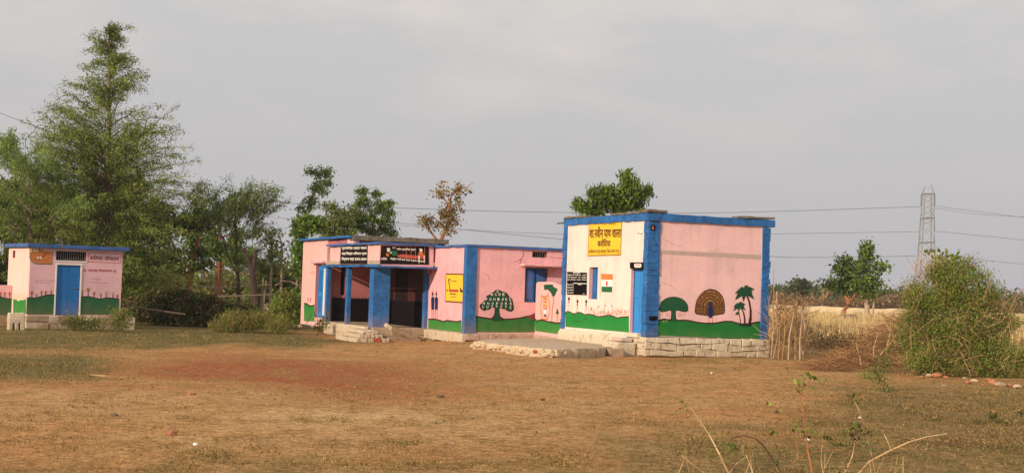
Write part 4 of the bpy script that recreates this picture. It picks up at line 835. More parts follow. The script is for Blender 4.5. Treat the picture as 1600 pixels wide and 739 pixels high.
def tree(name, label, cat, base, D, trunks, clumps, leaf, lsz=.16, asp=.5, bark='bark', group=None, per=26, spread=.16, twigs=True, mat_p=None, dens=1., droop=.3, depth=.8, zb=None):
    """trunks: [[(px,py,r),..],..]; clumps: [(px,py,rx,ry,n subclusters)] in picture units at depth D; built round their real place"""
    b = at(base[0], base[1], D); b[2] = float(gz(b[0], b[1])) if zb is None else zb
    e = empty(name, tuple(b), 0, label, cat, group); s = D/FPX; mb = MB(); allp = []
    for t in trunks:
        pts = []
        for i, (x, y, r) in enumerate(t):
            p = at(x, y, D)-b; p[1] += random.uniform(-.15, .15)*(i > 0)*r*8; pts.append(p)
        if t is trunks[0]: pts[0][2] = min(pts[0][2], -.15)
        P = []; R = []
        for i in range(len(pts)-1):
            for q in (0, .5): P.append(pts[i]*(1-q)+pts[i+1]*q+np.array([random.uniform(-.3, .3), random.uniform(-.3, .3), 0])*t[i][2]*(q > 0)); R.append(t[i][2]*(1-q)+t[i+1][2]*q)
        P.append(pts[-1]); R.append(t[-1][2]); mb.tube(P, R, bark, 7); allp += [(p, r) for p, r in zip(P, R)]
    C = []
    for (x, y, rx, ry, ns) in clumps:
        c = at(x, y, D)-b; c[1] += random.uniform(-1, 1)*rx*s*depth*.4
        if allp:
            k = min(range(len(allp)), key=lambda i: np.linalg.norm(allp[i][0]-c)+max(0, allp[i][0][2]-c[2])*2); q, r = allp[k]; mid = (q+c)/2+np.array([0, 0, .08*np.linalg.norm(c-q)])
            mb.tube([q, mid, c], [min(r*.7, .09), min(r*.5, .05), .015], bark, 5)
        ns = int(ns*dens); u_ = unit(ns)*(rng.random(ns)**.42)[:, None]*np.array([rx*s, rx*s*depth, ry*s]); cc = c+u_
        if twigs and allp:
            for q in cc[::3]: mb.tube([c, (c+q)/2+np.array([0, 0, .03]), q], [.018, .012, .005], bark, 3, False)
        cc = np.repeat(cc, per, 0); C.append(cc+rng.normal(size=cc.shape)*spread*np.array([1, 1, .75])+np.array([0, 0, -.04]))
    C = np.concatenate(C); mb.build('trunk', e, normals=False) if mb.v else None
    leaves(C, lsz, asp, 'crown', leaf, e, mat_p, droop)
    return e
def sprays(name, label, cat, base, D, stems, branches, leaf, bark, lsz=.2, asp=.2, seg=9, per=7, group=None, mat_p=None, jit=.09, tw=.012):
    """feathery tree: branches = list of (start3d, dir3d, length, droop); leaves hang along each arching branch and its side twigs"""
    b = at(base[0], base[1], D); b[2] = float(gz(b[0], b[1])); e = empty(name, tuple(b), 0, label, cat, group); mb = MB()
    for t in stems:
        pts = [at(x, y, D)-b for x, y, r in t]; pts[0][2] = min(pts[0][2], -.1) if t is stems[0] else pts[0][2]; mb.tube(pts, [r for *_, r in t], bark, 6)
    C = []
    for (s0, dr_, ln, dp, *dn) in branches:
        dn = dn[0] if dn else 1.
        p = np.array(s0, float); d_ = np.array(dr_, float); d_ /= np.linalg.norm(d_); pts = [p.copy()]
        for i in range(seg):
            d_ = d_+np.array([0, 0, -dp])+rng.normal(size=3)*.06; d_ /= np.linalg.norm(d_); p = p+d_*ln/seg; pts.append(p.copy())
            if i > 0:
                side = np.cross(d_, (0, 0, 1)); side /= np.linalg.norm(side)+1e-6
                for sg in (-1, 1):
                    tl = ln*.22*(1-i/seg*.6)*rng.uniform(.5, 1.1); td = d_*.8+side*sg*.8+np.array([0, 0, rng.uniform(-.35, .25)]); td /= np.linalg.norm(td); k_ = max(2, int(per*dn*rng.uniform(.6, 1.2)))
                    tt = rng.random(k_)[:, None]; C.append(p+td*tl*tt+rng.normal(size=(k_, 3))*jit)
                C.append(p+rng.normal(size=(int(per*dn)//2+1, 3))*jit)
        mb.tube(pts, [tw*(1-.75*i/seg)*(1+ln*.35) for i in range(seg+1)], bark, 3, False)
    mb.build('trunk', e, normals=False); leaves(np.concatenate(C), lsz, asp, 'crown', leaf, e, mat_p, .5); return e

# --- the tall feathery tree behind the toilets
D = 64.; b0 = at(172, 500, D); b0[2] = float(gz(b0[0], b0[1])); s = D/FPX; random.seed(1); rng = np.random.default_rng(5)
prof = lambda y: np.interp(y, [30, 60, 110, 160, 210, 260, 320, 380, 450], [6, 20, 44, 68, 98, 122, 130, 124, 100])
br = []
for i in range(430):
    y = 30+440*random.random()**.66; az = random.uniform(0, 2*math.pi); L_ = prof(y)*s*random.uniform(.65, 1.1)*1.30; st_ = at(170, min(y+L_/s*.28, 480), D)-b0
    br.append((st_, (math.cos(az), math.sin(az), random.uniform(.6, 1.2) if y < 260 else random.uniform(.35, .9)), L_, .065, .7 if y < 200 else 1.15))
for i in range(7): # dishevelled tip
    y = 50+random.random()*60; az = random.choice([0, math.pi])+random.uniform(-.7, .7); br.append((at(170, y, D)-b0, (math.cos(az), math.sin(az), .9), random.uniform(18, 45)*s, .10, .4))
for i in range(70): # long culms arching out of the lower half
    y = random.uniform(230, 430); az = random.choice([0, math.pi])+random.uniform(-.9, .9); br.append((at(170, y, D)-b0, (math.cos(az), math.sin(az), random.uniform(.6, 1.3)), random.uniform(90, 150)*s, .04))
sprays('feathery_tree', 'tallest feathery conical tree towering behind the toilet block', 'tree', (172, 500), D, [[(174, 505, .2), (173, 400, .16), (171, 250, .1), (171, 120, .05), (170, 35, .02)]], br, ['leaf_bamboo', 'leaf_bamboo_dark'], 'bark', .135, .24, 12, 9, mat_p=[.5, .5], jit=.09)
def spray_at(lst, D, b):
    r_ = []
    for (x, y, dx_, dy_, n_, ln, dp) in lst:
        for i in range(n_):
            a = random.uniform(-.5, .5); st_ = at(x+random.uniform(-14, 14), y+random.uniform(-14, 14), D)-b; st_[1] += random.uniform(-1.5, 1.5)
            v = np.array([dx_, random.uniform(-.8, .8), -dy_])+rng.normal(size=3)*.22; r_.append((st_, v, ln*D/FPX*random.uniform(.6, 1.15), dp))
    return r_
D = 61.; b0 = at(55, 500, D); b0[2] = float(gz(b0[0], b0[1]))
sprays('feathery_tree', 'pale feathery tree leaning out at the left edge beside the tallest tree', 'tree', (55, 500), D, [[(60, 505, .12), (52, 400, .09), (40, 300, .05), (22, 230, .02)]],
       spray_at([(45, 290, -.6, -1, 14, 80, .035), (60, 330, -.9, -.8, 14, 90, .04), (50, 300, .4, -1, 12, 75, .05), (75, 300, .1, -1, 10, 90, .03), (20, 260, -.4, -1, 10, 55, .04), (40, 360, -1, -.4, 16, 70, .05), (90, 350, .5, -.9, 14, 70, .05), (10, 250, .2, -1, 5, 60, .03)], D, b0), ['leaf_grey', 'leaf_bamboo'], 'bark', .14, .26, 10, 9, jit=.10)
D = 66.; b0 = at(330, 500, D); b0[2] = float(gz(b0[0], b0[1]))
sprays('feathery_tree', 'thin airy feathery tree arching right, near the forked dead trunk', 'tree', (365, 500), D, [[(375, 505, .1), (372, 440, .08), (368, 360, .06), (366, 300, .02)], [(375, 440, .05), (352, 390, .03), (340, 340, .02)]],
       spray_at([(320, 365, .5, -1, 16, 75, .03), (350, 345, .8, -.9, 16, 70, .035), (335, 335, .2, -1, 10, 55, .03), (360, 370, .6, -.7, 10, 45, .05), (300, 355, -.4, -.9, 14, 60, .04), (290, 335, .7, -.7, 12, 75, .03), (375, 325, .7, -1, 7, 40, .02), (360, 420, -.5, -.4, 8, 50, .06), (366, 400, .6, -.1, 6, 30, .05), (270, 330, .3, -1, 10, 50, .04)], D, b0), ['leaf_grey', 'leaf_bamboo_dark'], 'bark_dark', .13, .26, 10, 7, jit=.10)
# --- broad dark mass round them
def rndcl(x0, x1, y0, y1, n_, rx, ry, ns): return [(random.uniform(x0, x1), random.uniform(y0, y1), rx*random.uniform(.7, 1.3), ry*random.uniform(.7, 1.3), ns) for _ in range(n_)]
random.seed(41)
tree('dark_tree', 'dense dark bushy tree rising directly behind the toilet block roof', 'tree', (110, 500), 68, [[(118, 505, .22), (110, 420, .18), (100, 350, .1)], [(110, 420, .1), (140, 340, .05)]], rndcl(50, 225, 285, 470, 34, 34, 30, 34), ['leaf_mid', 'leaf_dark', 'leaf_bamboo_dark'], .24, .45, 'bark_dark', mat_p=[.3, .3, .4])
tree('dark_tree', 'dark evergreen tree at the left edge of the picture behind the low wall', 'tree', (10, 495), 70, [[(15, 500, .2), (8, 400, .14), (5, 340, .08)]], rndcl(-45, 60, 300, 470, 20, 32, 30, 34), ['leaf_dark', 'leaf_mid'], .24, .45, 'bark_dark', mat_p=[.7, .3])
tree('dark_tree', 'shadowy green tree right of the toilet block with a reddish leaning trunk', 'tree', (292, 500), 72, [[(290, 505, .24), (294, 450, .2), (302, 400, .14), (320, 350, .07)], [(296, 440, .1), (270, 380, .06), (250, 340, .04)]], rndcl(205, 325, 325, 410, 12, 24, 20, 24)+rndcl(200, 240, 400, 470, 5, 24, 22, 28), ['leaf_mid', 'leaf_dark', 'leaf_grey'], .22, .45, 'bark_red', mat_p=[.4, .4, .2])
tree('dark_tree', 'green tree with orange lit trunk behind the airy feathery tree', 'tree', (340, 498), 78, [[(338, 502, .22), (340, 440, .2), (342, 395, .12), (345, 350, .06)]], rndcl(295, 392, 345, 430, 11, 20, 16, 20), ['leaf_mid', 'leaf_grey'], .2, .45, 'bark_red')
tree('thicket', 'brambly dark undergrowth spreading between toilet block and dead trunk', 'bush', (250, 506), 60, [[(250, 508, .05), (245, 480, .03)], [(320, 505, .04), (330, 470, .02)]], rndcl(198, 380, 462, 500, 22, 24, 13, 26), ['leaf_dark', 'leaf_brush', 'leaf_mid'], .16, .4, 'twig_dark', mat_p=[.4, .4, .2], depth=.6)
tree('weed_clump', 'sunlit yellow green weeds at the foot of the forked dead trunk', 'weeds', (390, 515), 55, [[(390, 516, .01), (390, 500, .006)]], rndcl(345, 440, 490, 512, 12, 18, 11, 24), ['leaf_olive', 'leaf_bright', 'grass_dry'], .16, .10, 'twig', depth=.5, droop=-1.2, per=40)
tree('weed_clump', 'low green weeds growing before the toilet block plinth', 'weeds', (140, 512), 52.0, [[(140, 514, .01), (140, 505, .006)]], rndcl(105, 150, 500, 512, 5, 14, 6, 14)+rndcl(178, 196, 488, 508, 4, 8, 9, 14), ['leaf_olive', 'leaf_mid'], .11, .25, 'twig', depth=.25, droop=-.6)
tree('weed_clump', 'yellow green weeds beside the left wall of the school', 'weeds', (455, 500), 62, [[(450, 505, .01), (450, 490, .006)]], rndcl(425, 475, 462, 500, 12, 14, 13, 22), ['leaf_olive', 'leaf_bright'], .15, .3, 'twig', depth=.5, droop=-.5)
# young stand behind, between thicket and school
for (px_, lbl, tops, y1) in ((421, 'slender pale trunked sapling with sparse leafy top left of the school', (422, 372, 20, 16), 502), (437, 'young bright leaved sapling standing just left of the creeper', (440, 400, 20, 30), 502), (262, 'thin white trunked sapling behind the thicket', (262, 400, 20, 20), 500)):
    tree('sapling', lbl, 'tree', (px_, y1), 72, [[(px_, y1+2, .09), (px_+2, 440, .07), (px_+4, 390, .04), (px_, 362, .02)], [(px_+3, 400, .03), (px_-12, 375, .015)], [(px_+3, 400, .03), (px_+16, 378, .015)]], [(tops[0], tops[1], tops[2], tops[3], 8), (tops[0]-6, tops[1]-8, 12, 8, 5), (tops[0]+10, tops[1]+10, 14, 10, 6)], ['leaf_bright', 'leaf_olive'], .2, .5, 'bark_pale', per=14, spread=.25)
tree('scrub_tree', 'bushy mid green scrub filling the gap left of the school wall', 'bush', (440, 498), 82, [[(440, 500, .1), (442, 450, .06)]], rndcl(388, 480, 410, 470, 13, 18, 16, 18), ['leaf_mid', 'leaf_olive', 'leaf_grey'], .2, .4, 'bark_pale')
tree('scrub_tree', 'hazy scrub seen through the trunks behind the thicket', 'bush', (330, 498), 92, [[(330, 500, .1), (332, 470, .06)]], rndcl(205, 400, 440, 488, 20, 24, 14, 20), ['leaf_mid', 'leaf_brush', 'leaf_olive'], .24, .4, 'bark_pale')
# forked dead trunk
b = at(402, 498, 62); b[2] = float(gz(b[0], b[1])); o = MB(); f = lambda *p: [at(x, y, 62)-b for x, y in p]
o.tube(f((402, 503), (401, 480), (397, 450), (394, 425), (391, 412)), [.17, .15, .14, .13, .11], 'bark_dark', 8); o.tube(f((394, 428), (388, 405), (381, 393), (378, 388)), [.10, .09, .08, .07], 'bark_dark', 7); o.tube(f((395, 428), (398, 405), (399, 392)), [.10, .085, .08], 'bark_dark', 7)
o.rock(at(380, 391, 62)-b, .13, 'bark_dark'); o.rock(at(400, 392, 62)-b, .13, 'bark_dark'); t = o.build('dead_trunk', normals=False); t.location = b; tag(t, 'dark forked dead tree trunk with both limbs sawn off', 'dead tree')
# rustic pole fence seen through the trunks
pf_b = at(430, 470, 67); pf_b[2] = float(gz(pf_b[0], pf_b[1])); pfe = empty('pole_fence', tuple(pf_b), 0, 'rustic fence of pale poles and crooked rails behind the forked dead trunk', 'fence')
for (x, y0, y1, r) in ((393, 505, 440, .05), (409, 505, 434, .07), (414, 505, 438, .05), (438, 505, 420, .06), (462, 505, 432, .05), (300, 505, 440, .05)):
    p = at(x, y0, 67)-pf_b; p[2] = -.2; MB().tube([p, (p+at(x+2, y1, 67)-pf_b)/2+rng.normal(size=3)*.05, at(x+2, y1, 67)-pf_b], [r, r*.9, r*.7], 'bark_pale', 6).build('post', pfe)
for pts in ([(374, 437), (385, 443), (396, 446), (420, 445)], [(430, 446), (442, 439), (455, 440), (466, 446)], [(300, 446), (340, 450), (392, 447)]): MB().tube([at(x, y, 66.8)-pf_b for x, y in pts], .035, 'bark_pale', 5).build('rail', pfe)
for (nm_, pts, D_, r, lb) in (('fallen_pole', [(340, 463), (380, 462), (428, 460)], 57.5, .04, 'long thin pole lying across the undergrowth in front of the dead trunk'), ('fallen_branch', [(196, 478), (240, 484), (290, 491)], 56, .04, 'bare fallen branch lying right of the toilet block')):
    b = at(*pts[0], D_); o = MB().tube([at(x, y, D_)-b for x, y in pts], [r, r*.9, r*.6], 'bark', 6).build(nm_, normals=False); o.location = b; tag(o, lb, 'pole' if nm_ == 'fallen_pole' else 'branch')
# tall lean tree and creeper bush at the school's left
random.seed(51)
tree('lean_tree', 'tall thin tree with three leafy tufts just left of the school roof', 'tree', (478, 498), 72, [[(476, 500, .14), (474, 420, .12), (474, 360, .10), (477, 335, .08), (488, 310, .06), (497, 285, .03)]],
     [(487, 270, 10, 9, 9), (508, 268, 13, 10, 12), (512, 282, 9, 11, 9), (494, 290, 11, 12, 12), (504, 300, 9, 8, 8), (482, 312, 10, 10, 10), (474, 325, 7, 8, 6), (466, 350, 10, 12, 10), (487, 322, 6, 5, 4), (461, 360, 8, 7, 5)], ['leaf_mid', 'leaf_bright', 'leaf_grey'], .15, .4, 'bark', per=30, spread=.13)
tree('creeper_bush', 'bright broad leaved creeper climbing at the left end of the school', 'bush', (470, 500), 66, [[(470, 502, .08), (470, 420, .06), (478, 360, .04)]], [(480, 352, 14, 10, 16), (492, 350, 12, 9, 12), (468, 372, 8, 14, 12), (466, 400, 8, 18, 14), (468, 430, 7, 16, 10), (466, 470, 12, 20, 16), (476, 342, 10, 6, 8), (455, 488, 18, 8, 12)], ['leaf_bright', 'leaf_mid'], .19, .7, 'bark', per=22, mat_p=[.65, .35])
tree('bushy_tree', 'lower olive green bushy tree between the lean tree and the drooping tree', 'tree', (525, 498), 78, [[(525, 500, .16), (526, 400, .12), (524, 350, .06)]], [(515, 322, 11, 7, 10), (528, 332, 10, 8, 10), (520, 345, 18, 10, 20), (535, 350, 16, 12, 20), (502, 352, 16, 10, 18), (545, 340, 9, 10, 9), (540, 362, 20, 10, 18), (510, 362, 18, 8, 16), (549, 326, 6, 5, 4)], ['leaf_mid', 'leaf_olive', 'leaf_bright'], .18, .4, 'bark', per=30)
tree('bushy_tree', 'darker drooping tree with two humps rising over the school porch', 'tree', (585, 498), 80, [[(585, 500, .2), (586, 400, .15), (582, 340, .08)], [(585, 380, .1), (600, 330, .05)]], [(564, 298, 9, 7, 10), (566, 315, 13, 14, 20), (560, 335, 12, 14, 16), (575, 340, 18, 16, 26), (590, 302, 8, 6, 8), (594, 320, 12, 12, 16), (604, 330, 12, 12, 14), (608, 316, 7, 5, 5), (600, 350, 18, 14, 26), (580, 360, 22, 10, 22), (612, 364, 12, 8, 12), (556, 355, 14, 12, 14)], ['leaf_dark', 'leaf_mid', 'leaf_bright'], .18, .3, 'bark', per=32, mat_p=[.25, .5, .25], droop=.9, spread=.13)
# half bare orange tree
tree('half_bare_tree', 'half bare tree with orange brown leaves behind the low school roof', 'tree', (688, 495), 66, [[(688, 498, .15), (686, 400, .14), (687, 376, .12)], [(687, 380, .09), (697, 358, .08), (701, 335, .06), (703, 310, .045), (712, 296, .03), (728, 294, .02), (741, 284, .01)], [(686, 380, .07), (675, 365, .05), (668, 352, .03)], [(701, 320, .04), (690, 305, .03), (684, 300, .02)], [(703, 312, .03), (712, 290, .02), (721, 280, .01)]],
     [(669, 345, 10, 10, 11), (662, 342, 6, 8, 5), (686, 302, 9, 7, 6), (693, 292, 5, 9, 4), (696, 335, 12, 10, 12), (708, 345, 8, 12, 9), (705, 330, 10, 12, 10), (712, 300, 9, 12, 8), (716, 320, 5, 8, 4), (700, 358, 10, 8, 7), (690, 350, 8, 6, 5), (724, 292, 6, 8, 3)], ['leaf_autumn', 'leaf_olive', 'leaf_dry'], .16, .5, 'bark_red', per=15, spread=.17, mat_p=[.5, .25, .25])
# tree behind classroom
rng = np.random.default_rng(8); random.seed(61)
tree('mango_like_tree', 'leafy tree peeping over the roof of the tall classroom', 'tree', (955, 495), 52, [[(955, 500, .16), (958, 400, .13), (960, 330, .09)], [(958, 345, .05), (925, 325, .03), (905, 322, .02)], [(960, 335, .05), (990, 312, .03), (1010, 300, .02)], [(960, 330, .04), (978, 285, .02)]],
     [(980, 275, 9, 9, 11), (984, 288, 12, 10, 16), (975, 298, 14, 9, 18), (948, 296, 11, 6, 11), (930, 300, 10, 7, 11), (958, 306, 18, 9, 24), (1000, 305, 12, 9, 16), (1010, 298, 7, 7, 9), (940, 315, 20, 9, 26), (912, 320, 14, 8, 18), (902, 318, 6, 5, 7), (965, 320, 24, 10, 30), (990, 318, 14, 8, 16), (925, 328, 20, 8, 22)], ['leaf_mid', 'leaf_bright', 'leaf_dark'], .17, .32, 'bark', per=26, mat_p=[.5, .3, .2], droop=1., spread=.12)
# two trees on the right field
tree('field_tree', 'dark leaved tree with crooked orange trunk standing in the dry field', 'tree', (1320, 494), 120, [[(1319, 497, .25), (1319, 485, .22), (1326, 475, .2), (1322, 462, .16), (1325, 450, .12), (1324, 430, .08)], [(1325, 472, .14), (1334, 462, .1), (1342, 455, .06)]],
     [(1322, 408, 10, 8, 9), (1312, 418, 9, 8, 8), (1328, 420, 12, 10, 12), (1298, 442, 7, 5, 6), (1310, 440, 10, 8, 9), (1330, 436, 14, 10, 14), (1318, 450, 10, 7, 8), (1340, 448, 12, 9, 10)], ['leaf_dark', 'leaf_mid'], .32, .5, 'bark_red', per=28, spread=.32)
tree('field_tree', 'taller bright green tree with pale trunk beside the dark leaved field tree', 'tree', (1363, 495), 116, [[(1356, 497, .2), (1354, 470, .16), (1355, 440, .12), (1355, 410, .08)], [(1363, 498, .09), (1366, 470, .08), (1370, 445, .06), (1372, 425, .04)]],
     [(1355, 387, 8, 7, 9), (1354, 402, 11, 10, 13), (1350, 420, 13, 12, 16), (1358, 436, 14, 12, 16), (1346, 446, 12, 10, 12), (1372, 412, 8, 9, 5), (1379, 422, 6, 8, 3), (1374, 445, 9, 8, 6), (1357, 458, 12, 7, 9)], ['leaf_mid', 'leaf_bright', 'leaf_dark'], .3, .5, 'bark_pale', per=26, spread=.3, mat_p=[.5, .3, .2])
# distant round tree and bare trees
tree('distant_tree', 'small hazy round tree on the skyline right of the classroom', 'tree', (1250, 483), 215, [[(1249, 487, .4), (1249, 465, .3), (1246, 452, .2)]], [(1246, 444, 9, 5, 9), (1256, 446, 7, 4, 7), (1242, 452, 8, 5, 8), (1252, 455, 6, 5, 6), (1240, 463, 8, 5, 6), (1260, 443, 4, 4, 3)], ['leaf_dark', 'leaf_far'], .5, .6, 'bark', per=30, spread=.5)
def bare(name, label, x, y, D, h, w_, n_, m, r=.05, cat='bare tree', group=None, up=1.):
    b = at(x, y, D); b[2] = float(gz(b[0], b[1])); s_ = D/FPX; mb = MB()
    def rec(p, d_, L_, r_, lv):
        pts = [p]; q = p.copy(); dd_ = d_.copy()
        for i in range(3): dd_ = dd_+rng.normal(size=3)*.16+np.array([0, 0, .05*up]); dd_ /= np.linalg.norm(dd_); q = q+dd_*L_/3; pts.append(q.copy())
        mb.tube(pts, [r_, r_*.85, r_*.7, r_*.5], m, 4 if lv else 6, False)
        if lv < 3:
            for k_ in range(3 if lv else 4): j = random.randint(1, 3); nd = dd_+rng.normal(size=3)*.55; nd /= np.linalg.norm(nd); rec(pts[j], nd, L_*random.uniform(.5, .75), r_*.5, lv+1)
    for i in range(n_):
        d_ = np.array([random.uniform(-w_, w_), random.uniform(-w_, w_), 1.]); d_ /= np.linalg.norm(d_); rec(np.array([random.uniform(-.1, .1), random.uniform(-.1, .1), -.1]), d_, h*s_*.5, r, 0)
    o = mb.build(name, normals=False); o.location = b; return tag(o, label, cat, group)
bare('bare_tree', 'pale leafless sapling rising behind the stick fence', 1222, 500, 62, 90, .15, 2, 'twig', .045)
bare('bare_tree', 'leafless shrub standing on the skyline between round tree and field trees', 1283, 480, 170, 48, .6, 4, 'twig', .14)
bare('bare_tree', 'slender bare tree behind the right edge of the big bush', 1568, 500, 80, 90, .15, 2, 'twig', .05)
bare('bare_tree', 'pale leafless shoots beside the right wall of the classroom', 1236, 505, 56, 85, .12, 2, 'twig_dark', .035)
# --- the big bush at right with pale dead branches
random.seed(71); rng = np.random.default_rng(71)
cl = [(1450, 470, 34, 26, 30), (1485, 450, 28, 24, 24), (1520, 480, 36, 30, 34), (1470, 510, 44, 30, 40), (1530, 520, 40, 30, 36), (1440, 530, 40, 26, 32), (1500, 550, 50, 26, 44), (1560, 540, 30, 26, 24), (1442, 562, 28, 16, 20), (1470, 572, 40, 14, 22), (1540, 572, 40, 16, 22), (1480, 420, 22, 16, 16), (1500, 432, 26, 16, 18), (1545, 455, 16, 14, 8), (1430, 450, 16, 14, 7), (1425, 492, 12, 14, 7), (1570, 500, 18, 24, 14), (1590, 560, 24, 20, 18), (1600, 590, 20, 14, 12), (1465, 425, 15, 16, 12), (1512, 412, 10, 10, 6), (1536, 432, 10, 10, 5)]
tree('big_bush', 'large tangled green and golden bush at the right, dead branches on top', 'bush', (1490, 588), 35.5, [[(1490, 592, .05), (1480, 520, .04), (1462, 440, .03), (1455, 405, .012)], [(1490, 590, .05), (1510, 500, .03), (1530, 440, .015)], [(1470, 590, .04), (1440, 500, .025), (1415, 440, .012)], [(1480, 560, .03), (1475, 470, .02), (1478, 398, .01)], [(1500, 560, .02), (1550, 500, .012), (1590, 495, .006)]], cl, ['leaf_olive', 'leaf_bright', 'leaf_mid', 'leaf_dry'], .07, .28, 'twig', per=70, spread=.15, mat_p=[.33, .43, .16, .08], droop=.2, dens=2.0)
for ob_ in [o for o in bpy.data.objects if o.name.startswith('big_bush')]: pass
b = at(1490, 588, 35.5); b[2] = 0
mb = MB()
for i in range(260):
    x = random.uniform(1405, 1605); y = 450+150*random.random()**.7; p = at(x, y, 35.5)-b; p[1] += random.uniform(-1.2, .3); d_ = np.array([random.uniform(-1, 1), random.uniform(-.6, .2), random.uniform(.1, 1.2)]); d_ /= np.linalg.norm(d_); L_ = random.uniform(.3, .9)
    q = p+d_*L_; mb.tube([p, (p+q)/2+rng.normal(size=3)*.05, q], [.0055, .0045, .002], random.choice(['twig', 'twig_dark', 'twig_dark', 'twig', 'twig_gold']), 3, False)
for i in range(110):
    x = random.uniform(1425, 1490); y = random.uniform(405, 450); p = at(x, y, 35.5)-b; d_ = np.array([random.uniform(-.6, .1), random.uniform(-.3, .3), random.uniform(.4, 1)]); q = p+d_*random.uniform(.2, .5); mb.tube([p, (p+q)/2+rng.normal(size=3)*.04, q], [.006, .005, .002], random.choice(['twig_gold', 'twig']), 3, False)
bush = [o for o in bpy.data.objects if o.name == 'big_bush'][0]; mb.build('dead_branches', bush, normals=False)
tree('leafy_sprig', 'few large green leaves on shoots topping the big bush', 'plant', (1480, 560), 36.3, [[(1478, 560, .02), (1476, 470, .015), (1472, 405, .008)], [(1478, 480, .012), (1494, 410, .006)]], [(1453, 392, 4, 3, 2), (1468, 391, 4, 4, 2), (1480, 396, 5, 5, 2), (1492, 400, 5, 5, 3), (1500, 410, 5, 5, 2), (1470, 404, 5, 4, 2), (1486, 412, 6, 5, 3)], ['leaf_mid', 'leaf_bright'], .14, .6, 'twig', per=7, spread=.07)
# small plants and shrubs right
tree('small_shrub', 'small dark green upright shrub in front of the brush pile', 'shrub', (1376, 622), 29.0, [[(1376, 626, .012), (1378, 590, .01), (1382, 560, .005)]], [(1378, 565, 9, 10, 8), (1384, 552, 6, 8, 5), (1368, 575, 10, 8, 7), (1376, 600, 10, 12, 9), (1366, 612, 10, 8, 7), (1388, 608, 10, 10, 7), (1374, 588, 8, 8, 6)], ['leaf_mid', 'leaf_dark', 'leaf_grey'], .06, .22, 'twig', per=26, spread=.08, droop=-.3)
tree('weed_clump', 'sunlit yellow green weed tuft left of the small upright shrub', 'weeds', (1350, 594), 33, [[(1350, 596, .008), (1350, 585, .004)]], [(1352, 588, 12, 8, 10)], ['leaf_bright', 'leaf_olive'], .07, .25, 'twig', per=24, spread=.07, droop=-.4)
tree('weed_clump', 'tuft of dry weeds right of centre in the yard', 'weeds', (1462, 660), 22, [[(1462, 662, .005), (1462, 650, .003)]], [(1462, 652, 14, 8, 10)], ['grass_dark', 'leaf_olive'], .07, .15, 'twig', per=22, spread=.05, droop=-.6)
tree('weed_clump', 'green tuft of weeds at the far right of the yard', 'weeds', (1560, 656), 22, [[(1560, 658, .005), (1560, 652, .003)]], [(1552, 645, 8, 5, 7), (1568, 660, 16, 5, 12), (1598, 640, 8, 4, 6)], ['leaf_mid', 'leaf_dark'], .05, .2, 'twig', per=22, spread=.05, droop=-.6)
tree('weed_clump', 'green tuft of weeds among the foreground stems', 'weeds', (1320, 695), 17.5, [[(1320, 697, .004), (1320, 690, .003)]], [(1310, 692, 12, 5, 9), (1348, 700, 12, 4, 8), (1450, 708, 30, 5, 12)], ['leaf_mid', 'leaf_dark'], .04, .2, 'twig', per=22, spread=.04, droop=-.6)
tree('weed_clump', 'tufts of weeds below the painted peacock wall', 'weeds', (1045, 580), 35, [[(1040, 582, .005), (1040, 575, .003)]], [(1045, 578, 12, 6, 8), (1110, 580, 10, 6, 6), (1155, 578, 10, 7, 6), (1020, 582, 8, 4, 4)], ['leaf_olive', 'grass_dark', 'leaf_mid'], .06, .2, 'twig', per=20, spread=.08, droop=-.6)
tree('weed_clump', 'dark bush growing at the porch edge beside the left blue post', 'weeds', (505, 512), 55, [[(505, 514, .01), (505, 500, .006)]], [(505, 504, 8, 9, 9), (498, 510, 8, 5, 6)], ['leaf_dark', 'leaf_mid'], .1, .35, 'twig', per=24, spread=.12)
# --- stick fence beside the classroom
fe = empty('stick_fence', tuple(gnd(1235, 560)), 0, 'rough fence of upright sticks and dry brush against the classroom', 'fence'); fb = gnd(1235, 560); random.seed(81)
def fp(x, y, D): return at(x, y, D)-fb
for (x0, y0, x1, y1, r) in ((1208, 558, 1212, 488, .022), (1216, 556, 1218, 500, .025), (1222, 557, 1226, 480, .02), (1232, 555, 1240, 492, .03), (1243, 555, 1245, 470, .032), (1250, 560, 1254, 490, .03), (1256, 562, 1252, 478, .03), (1258, 562, 1240, 525, .028), (1268, 560, 1246, 548, .02), (1205, 552, 1207, 470, .02), (1213, 558, 1209, 420, .014), (1229, 553, 1222, 505, .018)):
    D0 = 42+random.uniform(-.5, .5); p = fp(x0, y0, D0); p[2] = min(p[2], -.02); MB().tube([p, (p+fp(x1, y1, D0))/2+rng.normal(size=3)*.06, fp(x1, y1, D0)], [r, r*.9, r*.7], random.choice(['twig', 'bark_pale', 'twig']), 6).build('stick', fe)
for (x0, y0, x1, y1) in ((1205, 498, 1262, 492), (1205, 508, 1258, 500), (1204, 520, 1250, 530)): MB().tube([fp(x0, y0, 42), fp((x0+x1)/2, (y0+y1)/2+2, 41.9), fp(x1, y1, 42.1)], .018, 'twig', 5).build('rail', fe)
mb = MB()
for i in range(520):
    x = random.uniform(1202, 1264)-4*random.random(); y = 480+75*random.random()**1.2; D0 = 42+random.uniform(-.35, .9); p = fp(x, y, D0); a = random.uniform(-1.3, 1.3); L_ = random.uniform(.2, .7); q = p+np.array([math.sin(a), random.uniform(-.2, .2), math.cos(a)*.9])*L_
    mb.tube([p, (p+q)/2+rng.normal(size=3)*.05, q], [.006, .005, .0025], random.choice(['twig', 'twig', 'twig_dark', 'twig_dark', 'twig_gold']), 3, False)
tag(mb.build('brush', fe, normals=False), kind='stuff')
